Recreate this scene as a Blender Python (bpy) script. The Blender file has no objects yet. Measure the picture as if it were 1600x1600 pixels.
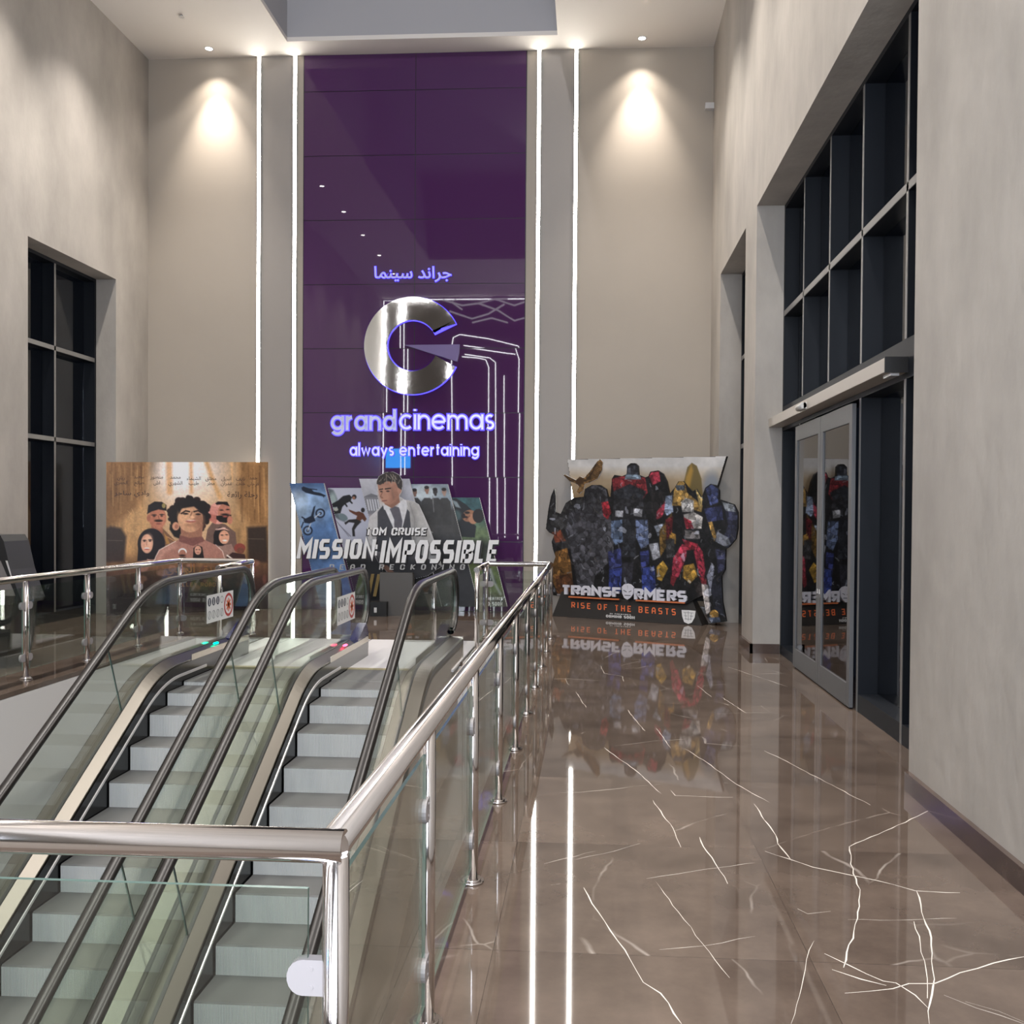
import bpy, bmesh, math, random
import numpy as np
from mathutils import Vector, Matrix
random.seed(4); rng = np.random.default_rng(7)
SC = bpy.context.scene
COL = SC.collection
# ------------------------------------------------------------------ camera
F_PX, CX, CY, EYE = 1487.255, 828.503, 821.769, 1.9
_yaw, _pit, _rol = math.radians(3.6441), math.radians(0.8340), math.radians(-0.4289)
_f = Vector((-math.sin(_yaw)*math.cos(_pit), math.cos(_yaw)*math.cos(_pit), -math.sin(_pit)))
_r0 = Vector((math.cos(_yaw), math.sin(_yaw), 0)); _u0 = _r0.cross(_f)
_r = _r0*math.cos(_rol) - _u0*math.sin(_rol); _u = _u0*math.cos(_rol) + _r0*math.sin(_rol)
cd = bpy.data.cameras.new('camera'); cam = bpy.data.objects.new('camera', cd); COL.objects.link(cam)
cam.matrix_world = Matrix(((_r.x, _u.x, -_f.x, 0), (_r.y, _u.y, -_f.y, 0), (_r.z, _u.z, -_f.z, EYE), (0, 0, 0, 1)))
cd.sensor_width = 36; cd.lens = 36*F_PX/1600
cd.shift_x = (800-CX)/1600; cd.shift_y = (CY-800)/1600
cd.clip_start = 0.05; cd.clip_end = 200
SC.camera = cam
# ------------------------------------------------------------------ world, exposure
W = bpy.data.worlds.new('night'); SC.world = W; W.use_nodes = True
W.node_tree.nodes['Background'].inputs[0].default_value = (0.02, 0.025, 0.04, 1)
W.node_tree.nodes['Background'].inputs[1].default_value = 0.12
vs = SC.view_settings
vs.view_transform = 'Standard'; vs.look = 'None'; vs.gamma = 1.0; vs.use_curve_mapping = False
vs.exposure = 0.46
SC.cycles.use_light_tree = True
SC.cycles.max_bounces = 12; SC.cycles.transparent_max_bounces = 24
SC.cycles.diffuse_bounces = 4; SC.cycles.glossy_bounces = 5; SC.cycles.transmission_bounces = 4
SC.cycles.caustics_reflective = False; SC.cycles.caustics_refractive = False
SC.cycles.sample_clamp_indirect = 6
SC.cycles.use_denoising = True
# light levels (watts) used by the lamps built further down
P_WASH_CORE, P_WASH_WIDE, P_DOWN, P_LOWER = 760, 110, 850, 110
LED_STRENGTH = 24.0
P_REAR_FILL = 1180
WARM, COOL = (1.0, 0.91, 0.82), (0.93, 0.95, 1.0)

def lamp(name, kind, loc, energy, color, parent=None, size=0.1, angle=60, blend=0.5, rot=(0, 0, 0), size_y=None):
    l = bpy.data.lights.new(name, kind); l.energy = energy; l.color = color
    if kind == 'SPOT':
        l.spot_size = math.radians(angle); l.spot_blend = blend; l.shadow_soft_size = size
    elif kind == 'AREA':
        l.size = size
        if size_y: l.shape = 'RECTANGLE'; l.size_y = size_y
    else: l.shadow_soft_size = size
    o = bpy.data.objects.new(name, l); COL.objects.link(o); o.location = loc; o.rotation_euler = rot
    if parent: o.parent = parent
    return o
# two fill lamps added without fittings, then the lamp under the lower ceiling
lamp('rear_fill_light', 'AREA', (-.5, -2.4, 5.0), P_REAR_FILL, (.82, .89, 1.0), size=3.4, size_y=8.0, rot=(math.radians(96), 0, math.radians(14)))  # added soft fill from behind the viewpoint, no such source known
lamp('recess_fill', 'SPOT', (-1.15, 5.0, 12.6), 900, (.98, .97, 1.0), size=.06, angle=50, blend=.6, rot=(math.radians(83), 0, math.radians(9)))  # added to brighten the recess faces, set where the glass does not mirror it
lamp('lower_hall_light', 'AREA', (-3.3, 1.2, -0.75), P_LOWER, (1, .96, .9), size=4.6, size_y=1.6)

# ------------------------------------------------------------------ helpers
def ray(px, py):
    return _f + _r*((px-CX)/F_PX) - _u*((py-CY)/F_PX)
def at(px, py, X=None, Y=None, Z=None):
    d = ray(px, py)
    t = X/d.x if X is not None else (Y/d.y if Y is not None else (Z-EYE)/d.z)
    return Vector((0, 0, EYE)) + d*t
class Plane:
    def __init__(s, a, b):                       # vertical plane through floor points a, b (left to right)
        s.p = Vector((a[0], a[1], 0)); s.d = Vector((b[0]-a[0], b[1]-a[1], 0)).normalized()
        s.n = Vector((s.d.y, -s.d.x, 0))         # towards the hall
    def off(s, k):
        q = Plane((0, 0), (1, 0)); q.p = s.p + s.n*k; q.d = s.d; q.n = s.n; return q
    def hit(s, px, py):
        d = ray(px, py); o = Vector((0, 0, EYE)); return o + d*((s.p-o).dot(s.n)/d.dot(s.n))

def lin(c): return tuple(((x/12.92) if x <= .04045 else ((x+.055)/1.055)**2.4) for x in c)
MATS = {}
def mat(name, color, rough=0.5, metal=0.0, spec=0.5, srgb=True, emit=None, estr=0.0, noise=None, bump=None, alpha=None):
    if name in MATS: return MATS[name]
    m = bpy.data.materials.new(name); m.use_nodes = True; nt = m.node_tree; b = nt.nodes['Principled BSDF']
    c = lin(color) if srgb else color
    b.inputs['Base Color'].default_value = (*c, 1); b.inputs['Roughness'].default_value = rough
    b.inputs['Metallic'].default_value = metal; b.inputs['Specular IOR Level'].default_value = spec
    if emit: b.inputs['Emission Color'].default_value = (*emit, 1); b.inputs['Emission Strength'].default_value = estr
    tc = nt.nodes.new('ShaderNodeTexCoord')
    if noise:                                     # (scale, amount, stretch xyz)
        sc, am, st = noise
        mp = nt.nodes.new('ShaderNodeMapping'); mp.inputs['Scale'].default_value = st
        nz = nt.nodes.new('ShaderNodeTexNoise'); nz.inputs['Scale'].default_value = sc; nz.inputs['Detail'].default_value = 6
        nz.inputs['Roughness'].default_value = .6
        cr = nt.nodes.new('ShaderNodeValToRGB')
        cr.color_ramp.elements[0].position = .3; cr.color_ramp.elements[1].position = .7
        cr.color_ramp.elements[0].color = (*[x*(1-am) for x in c], 1); cr.color_ramp.elements[1].color = (*[min(1, x*(1+am)) for x in c], 1)
        nt.links.new(tc.outputs['Object'], mp.inputs[0]); nt.links.new(mp.outputs[0], nz.inputs[0])
        nt.links.new(nz.outputs[0], cr.inputs[0]); nt.links.new(cr.outputs[0], b.inputs['Base Color'])
    if bump:                                      # (scale, strength, distance, stretch)
        sc, stg, di, st = bump
        mp2 = nt.nodes.new('ShaderNodeMapping'); mp2.inputs['Scale'].default_value = st
        n2 = nt.nodes.new('ShaderNodeTexNoise'); n2.inputs['Scale'].default_value = sc; n2.inputs['Detail'].default_value = 5
        bp = nt.nodes.new('ShaderNodeBump'); bp.inputs['Strength'].default_value = stg; bp.inputs['Distance'].default_value = di
        nt.links.new(tc.outputs['Object'], mp2.inputs[0]); nt.links.new(mp2.outputs[0], n2.inputs[0])
        nt.links.new(n2.outputs[0], bp.inputs['Height']); nt.links.new(bp.outputs[0], b.inputs['Normal'])
    MATS[name] = m; return m
def glass(name, tint, ior=1.5, rough=0.0):
    m = bpy.data.materials.new(name); m.use_nodes = True; nt = m.node_tree; nt.nodes.clear()
    o = nt.nodes.new('ShaderNodeOutputMaterial'); mx = nt.nodes.new('ShaderNodeMixShader'); fr = nt.nodes.new('ShaderNodeFresnel')
    t = nt.nodes.new('ShaderNodeBsdfTransparent'); g = nt.nodes.new('ShaderNodeBsdfGlossy')
    ge = nt.nodes.new('ShaderNodeNewGeometry'); mi_ = nt.nodes.new('ShaderNodeMapRange'); mi_.inputs[3].default_value = ior; mi_.inputs[4].default_value = 1/ior
    nt.links.new(ge.outputs['Backfacing'], mi_.inputs[0]); nt.links.new(mi_.outputs[0], fr.inputs[0]); t.inputs[0].default_value = (*tint, 1); g.inputs['Roughness'].default_value = rough
    g.inputs[0].default_value = (1, 1, 1, 1)
    nt.links.new(fr.outputs[0], mx.inputs[0]); nt.links.new(t.outputs[0], mx.inputs[1]); nt.links.new(g.outputs[0], mx.inputs[2])
    nt.links.new(mx.outputs[0], o.inputs[0]); MATS[name] = m; return m
def emissive(name, color, s):
    m = bpy.data.materials.new(name); m.use_nodes = True; nt = m.node_tree; nt.nodes.clear()
    o = nt.nodes.new('ShaderNodeOutputMaterial'); e = nt.nodes.new('ShaderNodeEmission')
    e.inputs[0].default_value = (*color, 1); e.inputs[1].default_value = s; nt.links.new(e.outputs[0], o.inputs[0]); MATS[name] = m; return m

class MB:
    def __init__(s): s.v = []; s.f = []; s.m = []; s.sm = []
    def add(s, vs_, fs, mi=0, smooth=False):
        k = len(s.v); s.v += [tuple(x) for x in vs_]
        for f in fs: s.f.append([k+i for i in f]); s.m.append(mi); s.sm.append(smooth)
    def box(s, a, b, mi=0, mside=None):
        x0, y0, z0 = a; x1, y1, z1 = b
        v = [(x0, y0, z0), (x1, y0, z0), (x1, y1, z0), (x0, y1, z0), (x0, y0, z1), (x1, y0, z1), (x1, y1, z1), (x0, y1, z1)]
        s.add(v, [(0, 3, 2, 1), (4, 5, 6, 7), (0, 1, 5, 4), (1, 2, 6, 5), (2, 3, 7, 6), (3, 0, 4, 7)], mi)
        return s
    def tube(s, pts, r, n=14, cap=True, mi=0, rx=None):
        P = [Vector(p) for p in pts]; rings = []
        T = []
        for i in range(len(P)):
            a = P[min(i+1, len(P)-1)] - P[max(i-1, 0)]; T.append(a.normalized())
        up = Vector((0, 0, 1)) if abs(T[0].z) < .9 else Vector((1, 0, 0))
        vs_ = []
        for i, p in enumerate(P):
            sd = T[i].cross(up)
            if sd.length < 1e-4: sd = Vector((1, 0, 0))
            sd.normalize(); u2 = sd.cross(T[i]); up = u2
            k = 1.0
            if 0 < i < len(P)-1:
                c = (P[i]-P[i-1]).normalized().dot((P[i+1]-P[i]).normalized()); k = 1/max(.5, math.sqrt((1+c)/2))
            for j in range(n):
                an = 2*math.pi*j/n; vs_.append(p + (sd*math.cos(an)*k + u2*math.sin(an))*r)
        fs = []
        for i in range(len(P)-1):
            for j in range(n):
                fs.append((i*n+j, i*n+(j+1) % n, (i+1)*n+(j+1) % n, (i+1)*n+j))
        s.add(vs_, fs, mi, True)
        if cap:
            s.add(vs_[:n], [tuple(range(n))[::-1]], mi); s.add(vs_[-n:], [tuple(range(n))], mi)
        return s
    def prism(s, poly, axis, a, b, mi=0, mi_side=None):
        """poly in the two other axes, extruded along axis (0,1,2) from a to b"""
        def mk(p, t):
            q = list(p); q.insert(axis, t); return q
        n = len(poly)
        s.add([mk(p, a) for p in poly] + [mk(p, b) for p in poly], [tuple(range(n)), tuple(range(2*n-1, n-1, -1))], mi)
        s.add([mk(p, a) for p in poly] + [mk(p, b) for p in poly], [(i, i+n, (i+1) % n + n, (i+1) % n) for i in range(n)], mi if mi_side is None else mi_side)
        return s
    def slab(s, pts, vec, mi=0, mi_side=None):
        """planar polygon extruded by vec"""
        n = len(pts); P = [Vector(p) for p in pts]; Q = [p+Vector(vec) for p in P]
        s.add(P+Q, [tuple(range(n)), tuple(range(2*n-1, n-1, -1))], mi)
        s.add(P+Q, [(i, i+n, (i+1) % n + n, (i+1) % n) for i in range(n)], mi if mi_side is None else mi_side)
        return s
    def sweep(s, prof, path, mi=0, smooth=False, close=True):
        """prof: list of (dx, dz) ; path: list of (y,z,x) centre points with tilt ignored"""
        n = len(prof); vs_ = []
        for (x, y, z) in path:
            for (dx, dz) in prof: vs_.append((x+dx, y, z+dz))
        fs = []
        for i in range(len(path)-1):
            for j in range(n if close else n-1):
                fs.append((i*n+j, i*n+(j+1) % n, (i+1)*n+(j+1) % n, (i+1)*n+j))
        s.add(vs_, fs, mi, smooth)
        if close:
            s.add(vs_[:n], [tuple(range(n))[::-1]], mi); s.add(vs_[-n:], [tuple(range(n))], mi)
        return s
    def build(s, name, mats, parent=None, bevel=0.0, fix=True):
        me = bpy.data.meshes.new(name); me.from_pydata(s.v, [], s.f)
        if not isinstance(mats, (list, tuple)): mats = [mats]
        for m in mats: me.materials.append(m)
        me.polygons.foreach_set('material_index', s.m); me.polygons.foreach_set('use_smooth', s.sm)
        if fix:
            bm = bmesh.new(); bm.from_mesh(me)
            bmesh.ops.remove_doubles(bm, verts=bm.verts, dist=1e-5)
            bmesh.ops.recalc_face_normals(bm, faces=bm.faces); bm.to_mesh(me); bm.free()
        me.update()
        o = bpy.data.objects.new(name, me); COL.objects.link(o)
        if parent: o.parent = parent
        if bevel:
            b = o.modifiers.new('bevel', 'BEVEL'); b.width = bevel; b.segments = 2; b.limit_method = 'ANGLE'
        return o
def tag(o, label=None, cat=None, group=None, kind=None):
    if label: o['label'] = label
    if cat: o['category'] = cat
    if group: o['group'] = group
    if kind: o['kind'] = kind
    return o
def thing(name, label=None, cat=None, loc=(0, 0, 0), group=None):
    o = bpy.data.objects.new(name, None); COL.objects.link(o); o.location = loc; o.empty_display_size = .2
    bpy.context.view_layer.update()
    return tag(o, label, cat, group)
def keep(o, parent):                              # parent without moving the mesh that was built in room space
    o.parent = parent; o.matrix_parent_inverse = Matrix.Translation(-Vector(parent.location)); return o

# ------------------------------------------------------------------ materials
plaster = mat('concrete_plaster', (.638, .612, .580), .62, noise=(1.2, .18, (1, 1, .5)), bump=(5, .35, .03, (1, 1, .6)))
paint = mat('taupe_paint', (.657, .618, .568), .6, noise=(.6, .03, (1, 1, 1)), bump=(60, .05, .004, (1, 1, 1)))
pilaster = mat('grey_panel_paint', (.60, .575, .55), .5)
white = mat('white_paint', (.83, .82, .81), .6)
ceil_m = mat('ceiling_paint', (.88, .855, .825), .7)
soffit = mat('grey_soffit', (.66, .655, .665), .7)
steel = mat('polished_steel', (.87, .85, .84), .11, 1.0)
clamp_m = mat('satin_clamp', (.60, .58, .58), .5, .15, .3)
steel_br = mat('brushed_steel', (.71, .68, .63), .27, 1.0, bump=(40, .06, .004, (1, .02, 1)))
steel_deck = mat('deck_steel', (.42, .405, .38), .36, 1.0)
chrome = mat('mirror_chrome', (.87, .86, .84), .04, 1.0, bump=(.9, .04, .05, (1, 1, 1)))
alu = mat('pale_aluminium', (.84, .83, .82), .35, .6)
guide_m = mat('handrail_guide_steel', (.30, .29, .28), .4, .6)
rubber = mat('handrail_rubber', (.085, .07, .065), .36, 0, .45)
black = mat('black_skirt', (.055, .055, .06), .2)
darkframe = mat('dark_blue_frame', (.06, .075, .10), .5, 0, .25)
mull = mat('mullion_face', (.47, .46, .45), .4, .3)
doorframe = mat('door_frame_grey', (.36, .36, .365), .45, .2)
canopy_m = mat('operator_cover', (.70, .67, .63), .45)
skirting = mat('brown_marble_skirting', (.30, .25, .225), .15, noise=(4, .3, (1, 1, 1)))
cladding = mat('taupe_cladding', (.60, .565, .525), .45)
plate_m = mat('landing_plate', (.80, .79, .79), .4, .2)
black_card = mat('black_card', (.055, .05, .05), .5)
white_card = mat('white_card', (.8, .8, .8), .6)
seam = mat('seam_black', (.03, .03, .03), .4)
g_rail = glass('rail_glass', (.90, .94, .91)); g_win = glass('window_glass', (.55, .58, .62), 1.55)
g_door = glass('door_glass', (.35, .33, .32), 1.7)
g_edge = mat('glass_edge', (.42, .52, .48), .2)
led = emissive('led_diffuser', (1, .96, .88), LED_STRENGTH)
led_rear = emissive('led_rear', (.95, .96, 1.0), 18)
spot_glow = emissive('lamp_lens', (1, .96, .9), 30)
green_l = emissive('green_indicator', (.0, .9, .5), 6); red_l = emissive('red_indicator', (1, .06, .12), 6)
cyan_l = emissive('cyan_screen', (.02, .35, 1), 12)

def step_material():
    m = mat('step_metal', (.58, .58, .57), .5, .1); nt = m.node_tree; b = nt.nodes['Principled BSDF']
    tc = nt.nodes.new('ShaderNodeTexCoord'); sx = nt.nodes.new('ShaderNodeSeparateXYZ'); mu = nt.nodes.new('ShaderNodeMath'); mu.operation = 'MULTIPLY'
    mu.inputs[1].default_value = 2*math.pi/.0115; sn = nt.nodes.new('ShaderNodeMath'); sn.operation = 'SINE'
    bp = nt.nodes.new('ShaderNodeBump'); bp.inputs['Strength'].default_value = .55; bp.inputs['Distance'].default_value = .004
    nt.links.new(tc.outputs['Object'], sx.inputs[0]); nt.links.new(sx.outputs[0], mu.inputs[0]); nt.links.new(mu.outputs[0], sn.inputs[0])
    nt.links.new(sn.outputs[0], bp.inputs['Height']); nt.links.new(bp.outputs[0], b.inputs['Normal'])
    cr = nt.nodes.new('ShaderNodeMapRange'); cr.inputs[1].default_value = -1; cr.inputs[2].default_value = -.2
    mx = nt.nodes.new('ShaderNodeMix'); mx.data_type = 'RGBA'
    mx.inputs[6].default_value = (*lin((.66, .66, .65)), 1); mx.inputs[7].default_value = (*lin((.82, .82, .81)), 1)
    nt.links.new(sn.outputs[0], cr.inputs[0]); nt.links.new(cr.outputs[0], mx.inputs[0]); nt.links.new(mx.outputs[2], b.inputs['Base Color'])
    return m
step_riser = step_material()
step_tread = mat('step_tread', (.36, .36, .355), .6, .1)  # treads darker than risers: frontal light put into their colours

def marble_material():
    m = mat('brown_marble', (.40, .345, .31), .035, 0, .8); nt = m.node_tree; b = nt.nodes['Principled BSDF']; N = nt.nodes.new; L = nt.links.new
    tc = N('ShaderNodeTexCoord')
    # tile tone: white noise per tile cell
    sx = N('ShaderNodeSeparateXYZ'); L(tc.outputs['Object'], sx.inputs[0])
    def cell(out, size, offs):
        a = N('ShaderNodeMath'); a.operation = 'ADD'; a.inputs[1].default_value = offs; L(out, a.inputs[0])
        d = N('ShaderNodeMath'); d.operation = 'DIVIDE'; d.inputs[1].default_value = size; L(a.outputs[0], d.inputs[0])
        fl = N('ShaderNodeMath'); fl.operation = 'FLOOR'; L(d.outputs[0], fl.inputs[0])
        fr = N('ShaderNodeMath'); fr.operation = 'FRACT'; L(d.outputs[0], fr.inputs[0]); return fl, fr
    cx, fx = cell(sx.outputs[0], 1.36, .41); cy, fy = cell(sx.outputs[1], 1.36, .0)
    cb = N('ShaderNodeCombineXYZ'); L(cx.outputs[0], cb.inputs[0]); L(cy.outputs[0], cb.inputs[1])
    wn = N('ShaderNodeTexWhiteNoise'); wn.noise_dimensions = '2D'; L(cb.outputs[0], wn.inputs['Vector'])
    # cloudy tone
    nz = N('ShaderNodeTexNoise'); nz.inputs['Scale'].default_value = 1.6; nz.inputs['Detail'].default_value = 9; nz.inputs['Roughness'].default_value = .65
    of = N('ShaderNodeVectorMath'); of.operation = 'MULTIPLY_ADD'; of.inputs[1].default_value = (7.3, 3.1, 0); L(cb.outputs[0], of.inputs[0]); L(tc.outputs['Object'], of.inputs[2])
    L(of.outputs[0], nz.inputs['Vector'])
    cr = N('ShaderNodeValToRGB'); cr.color_ramp.elements[0].position = .32; cr.color_ramp.elements[1].position = .72
    cr.color_ramp.elements[0].color = (*lin((.30, .255, .225)), 1); cr.color_ramp.elements[1].color = (*lin((.42, .365, .325)), 1)
    L(nz.outputs[0], cr.inputs[0])
    mr = N('ShaderNodeMapRange'); mr.inputs[3].default_value = .84; mr.inputs[4].default_value = 1.08; L(wn.outputs[0], mr.inputs[0])
    ml = N('ShaderNodeVectorMath'); ml.operation = 'SCALE'; L(cr.outputs[0], ml.inputs[0]); L(mr.outputs[0], ml.inputs['Scale'])
    # thin hairline veins, broken by a mask
    wz = N('ShaderNodeTexNoise'); wz.inputs['Scale'].default_value = 1.1; wz.inputs['Detail'].default_value = 4; L(of.outputs[0], wz.inputs['Vector'])
    ws = N('ShaderNodeVectorMath'); ws.operation = 'MULTIPLY_ADD'; ws.inputs[1].default_value = (.3, .3, 0); L(wz.outputs['Color'], ws.inputs[0]); L(of.outputs[0], ws.inputs[2])
    vo = N('ShaderNodeTexVoronoi'); vo.feature = 'DISTANCE_TO_EDGE'; vo.inputs['Scale'].default_value = .9; L(ws.outputs[0], vo.inputs['Vector'])
    lt = N('ShaderNodeMapRange'); lt.inputs[1].default_value = 0; lt.inputs[2].default_value = .008; lt.inputs[3].default_value = 1; lt.inputs[4].default_value = 0; L(vo.outputs['Distance'], lt.inputs[0])
    mk = N('ShaderNodeTexNoise'); mk.inputs['Scale'].default_value = 1.3; mk.inputs['Detail'].default_value = 3; L(of.outputs[0], mk.inputs['Vector'])
    m2 = N('ShaderNodeMapRange'); m2.inputs[1].default_value = .5; m2.inputs[2].default_value = .66; m2.inputs[4].default_value = .55; L(mk.outputs[0], m2.inputs[0])
    mm = N('ShaderNodeMath'); mm.operation = 'MULTIPLY'; L(lt.outputs[0], mm.inputs[0]); L(m2.outputs[0], mm.inputs[1])
    mx = N('ShaderNodeMix'); mx.data_type = 'RGBA'; mx.inputs[7].default_value = (*lin((.78, .74, .70)), 1)
    L(mm.outputs[0], mx.inputs[0]); L(ml.outputs[0], mx.inputs[6])
    # tile joints
    def near(fr):
        a = N('ShaderNodeMath'); a.operation = 'LESS_THAN'; a.inputs[1].default_value = .0028; L(fr.outputs[0], a.inputs[0]); return a
    ja, jb = near(fx), near(fy); jm = N('ShaderNodeMath'); jm.operation = 'MAXIMUM'; L(ja.outputs[0], jm.inputs[0]); L(jb.outputs[0], jm.inputs[1])
    js = N('ShaderNodeMath'); js.operation = 'MULTIPLY'; js.inputs[1].default_value = .6; L(jm.outputs[0], js.inputs[0])
    m3 = N('ShaderNodeMix'); m3.data_type = 'RGBA'; m3.inputs[7].default_value = (*lin((.2, .165, .15)), 1)
    L(js.outputs[0], m3.inputs[0]); L(mx.outputs[2], m3.inputs[6]); L(m3.outputs[2], b.inputs['Base Color'])
    return m
marble = marble_material()
vein_m = mat('white_vein', (.86, .83, .79), .1)

def purple_material():
    m = mat('purple_glass', (.29, .155, .325), .015, 0, .6); return m
purple = purple_material()
# ------------------------------------------------------------------ structure
XL, XR, YB, ZC = -8.60, 2.21, 18.0, 10.58
YN = -2.6                                          # rear wall behind the viewpoint
VX0, VX1, VY0, VY1 = -5.97, -0.72, 2.35, 14.08     # void in the floor
EX0, EX1 = -4.86, -1.60                            # width taken by the two escalators
LOW = -5.4
m = MB()
def quad(mb, x0, y0, x1, y1, z=0.0): mb.add([(x0, y0, z), (x1, y0, z), (x1, y1, z), (x0, y1, z)], [(0, 1, 2, 3)], 0)
for (x0, y0, x1, y1) in ((XL-.6, 1.5, VX0, YB), (VX1, 1.5, XR+.9, YB), (VX0, 1.5, VX1, VY0), (VX0, VY1, VX1, YB), (EX0, 13.86, EX1, VY1)):
    quad(m, x0, y0, x1, y1)
for (x0, y0, x1, y1) in ((EX0, 11.9, EX1, 13.86),): quad(m, x0, y0, x1, y1, -.03)
# slab edges round the void
for (x0, y0, x1, y1) in ((VX0, VY0, VX0, VY1), (VX1, VY0, VX1, VY1), (VX0, VY0, VX1, VY0), (VX0, VY1, EX0, VY1), (EX1, VY1, VX1, VY1), (EX0, 11.9, EX0, VY1), (EX1, 11.9, EX1, VY1), (EX0, 11.9, EX1, 11.9)):
    m.add([(x0, y0, 0), (x1, y1, 0), (x1, y1, -.05), (x0, y0, -.05)], [(0, 1, 2, 3)], 0)
# natural veins that run through the slabs in front of the doors and along the walk
VEINS = [((944,1168),(985,1198),(1003,1212),(1033,1240)),((1070,1170),(1110,1195),(1118,1202),(1150,1225),(1202,1254)),
 ((1194,1173),(1230,1190),(1290,1222),(1360,1258)),((1048,1235),(1055,1243),(1145,1246)),((1020,1250),(1040,1280),(1052,1295),(1064,1324)),
 ((1093,1308),(1104,1330),(1118,1350),(1137,1381)),((1178,1256),(1190,1275),(1212,1305),(1215,1318),(1237,1345)),
 ((1195,1330),(1232,1342),(1270,1355),(1327,1367),(1395,1382),(1430,1392),(1500,1395)),
 ((1450,1267),(1415,1285),(1360,1308),(1327,1323),(1333,1365),(1344,1390),(1340,1435),(1318,1512)),
 ((912,1387),(925,1412),(945,1440),(965,1470),(985,1500),(1005,1535),(1032,1552),(1065,1600)),((1025,1378),(1060,1425),(1098,1475),(1140,1528)),
 ((1272,1470),(1260,1500),(1255,1530),(1236,1600)),((1432,1392),(1440,1425),(1455,1465),(1460,1530),(1450,1580),(1452,1600)),
 ((1428,1440),(1438,1475),(1449,1530),(1449,1560)),
 ((1600,1495),(1552,1505),(1500,1520),(1460,1537),(1420,1537),(1395,1545),(1320,1552)),((1246,1420),(1262,1428),(1298,1424)),
 ((1325,1437),(1400,1438),(1495,1435)),((1288,1490),(1330,1510),(1380,1533),(1400,1536),(1430,1555),(1450,1575)),
 ((1300,1515),(1345,1530),(1385,1540)),((1475,1555),(1525,1575),(1600,1600)),((1508,1565),(1560,1580),(1600,1597)),
 ((900,1343),(960,1330),(1000,1318)),((1010,1373),(1080,1362),(1180,1348)),((900,1081),(916,1106)),((981,1109),(990,1122),(1008,1142)),
 ((1025,1137),(1048,1169)),((1090,1072),(1112,1089)),((1127,1089),(1166,1114)),((1137,1042),(1231,1073)),((959,1166),(1020,1158),(1072,1155)),
 ((938,1040),(944,1052),(973,1057),(975,1065)),((1030,1484),(1100,1478),(1180,1463)),((850,1350),(930,1330)),((876,1381),(860,1383))]
THIN = {10, 11, 16, 19, 20, 21, 22, 29, 31, 32, 33}
def ribbon(mb, pts, w, z, mi):
    P = [at(x, y, Z=0) for x, y in pts]
    Q = [P[0]]
    for a, b in zip(P, P[1:]):                    # small natural wobble
        n = max(1, int((b-a).length/.07)); t = (b-a).normalized(); s = Vector((-t.y, t.x, 0))
        for k in range(1, n+1): Q.append(a.lerp(b, k/n) + (s*random.uniform(-.006, .006) if k < n else Vector()))
    vs_ = []
    for i, p in enumerate(Q):
        t = (Q[min(i+1, len(Q)-1)]-Q[max(i-1, 0)]).normalized(); s = Vector((-t.y, t.x, 0))
        k = w*random.uniform(.35, 1.25)*(.35 if i in (0, len(Q)-1) else 1)
        vs_ += [(p.x+s.x*k, p.y+s.y*k, z), (p.x-s.x*k, p.y-s.y*k, z)]
    mb.add(vs_, [(2*i, 2*i+1, 2*i+3, 2*i+2) for i in range(len(Q)-1)], mi)
for i, v in enumerate(VEINS): ribbon(m, v, .0013 if i in THIN else .0032, .0006, 1)
tag(m.build('floor', [marble, vein_m], fix=False), kind='structure')
m = MB(); quad(m, XL-.6, YN, XR+.9, 1.5); tag(m.build('unseen_rear_floor', mat('rear_floor_matte', (.42, .39, .36), .95, spec=.1), fix=False), kind='structure')  # unseen floor; matte finish added to keep mirrored light lines off the front glass
# void lining and lower storey
m = MB()
m.box((VX0-.12, VY0-.12, LOW), (VX0, VY1+.12, -.055)); m.box((VX1, VY0-.12, LOW), (VX1+.12, VY1+.12, -.055))
m.box((VX0, VY1, LOW), (EX0, VY1+.12, -.055)); m.box((EX1, VY1, LOW), (VX1, VY1+.12, -.055))
m.box((VX0, VY0-.12, -.7), (VX1, VY0, -.055)); m.box((EX0, 11.9, LOW), (EX1, 12.0, -.055))
m.box((EX0-.06, 11.98, LOW), (EX0, VY1, -.055)); m.box((EX1, 11.98, LOW), (EX1+.06, VY1, -.055))
tag(m.build('wall_void', white), kind='structure')
m = MB(); m.box((VX0-1, -6, LOW-.2), (VX1+1, VY1, LOW)); tag(m.build('floor_lower', mat('lower_floor', (.62, .59, .55), .2)), kind='structure')
m = MB(); m.box((VX0-1, -6, -.74), (VX1+1, VY0-.12, -.7)); tag(m.build('ceiling_lower', white), kind='structure')

# side and end walls
WY0, WY1, WZ = 14.05, 16.75, 6.05                  # window bays near the far wall
DY0, DY1, DZ = 6.72, 13.12, 6.07                   # glazed entrance bay
m = MB()
m.box((XL-.6, YN, -.05), (XL, WY0, ZC)); m.box((XL-.6, WY1, -.05), (XL, YB, ZC)); m.box((XL-.6, WY0, WZ), (XL, WY1, ZC))
tag(m.build('wall_left', plaster), kind='structure')
m = MB()
m.box((XR, YN, -.05), (XR+.6, DY0, ZC)); m.box((XR, DY1, -.05), (XR+.6, WY0, ZC)); m.box((XR, WY1, -.05), (XR+.6, YB, ZC))
m.box((XR, DY0, DZ), (XR+.6, DY1, ZC)); m.box((XR, WY0, WZ), (XR+.6, WY1, ZC))
tag(m.build('wall_right', plaster), kind='structure')
m = MB(); m.box((XL-.6, YB, -.05), (XR+.6, YB+.3, ZC)); tag(m.build('wall_back', paint), kind='structure')
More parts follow.
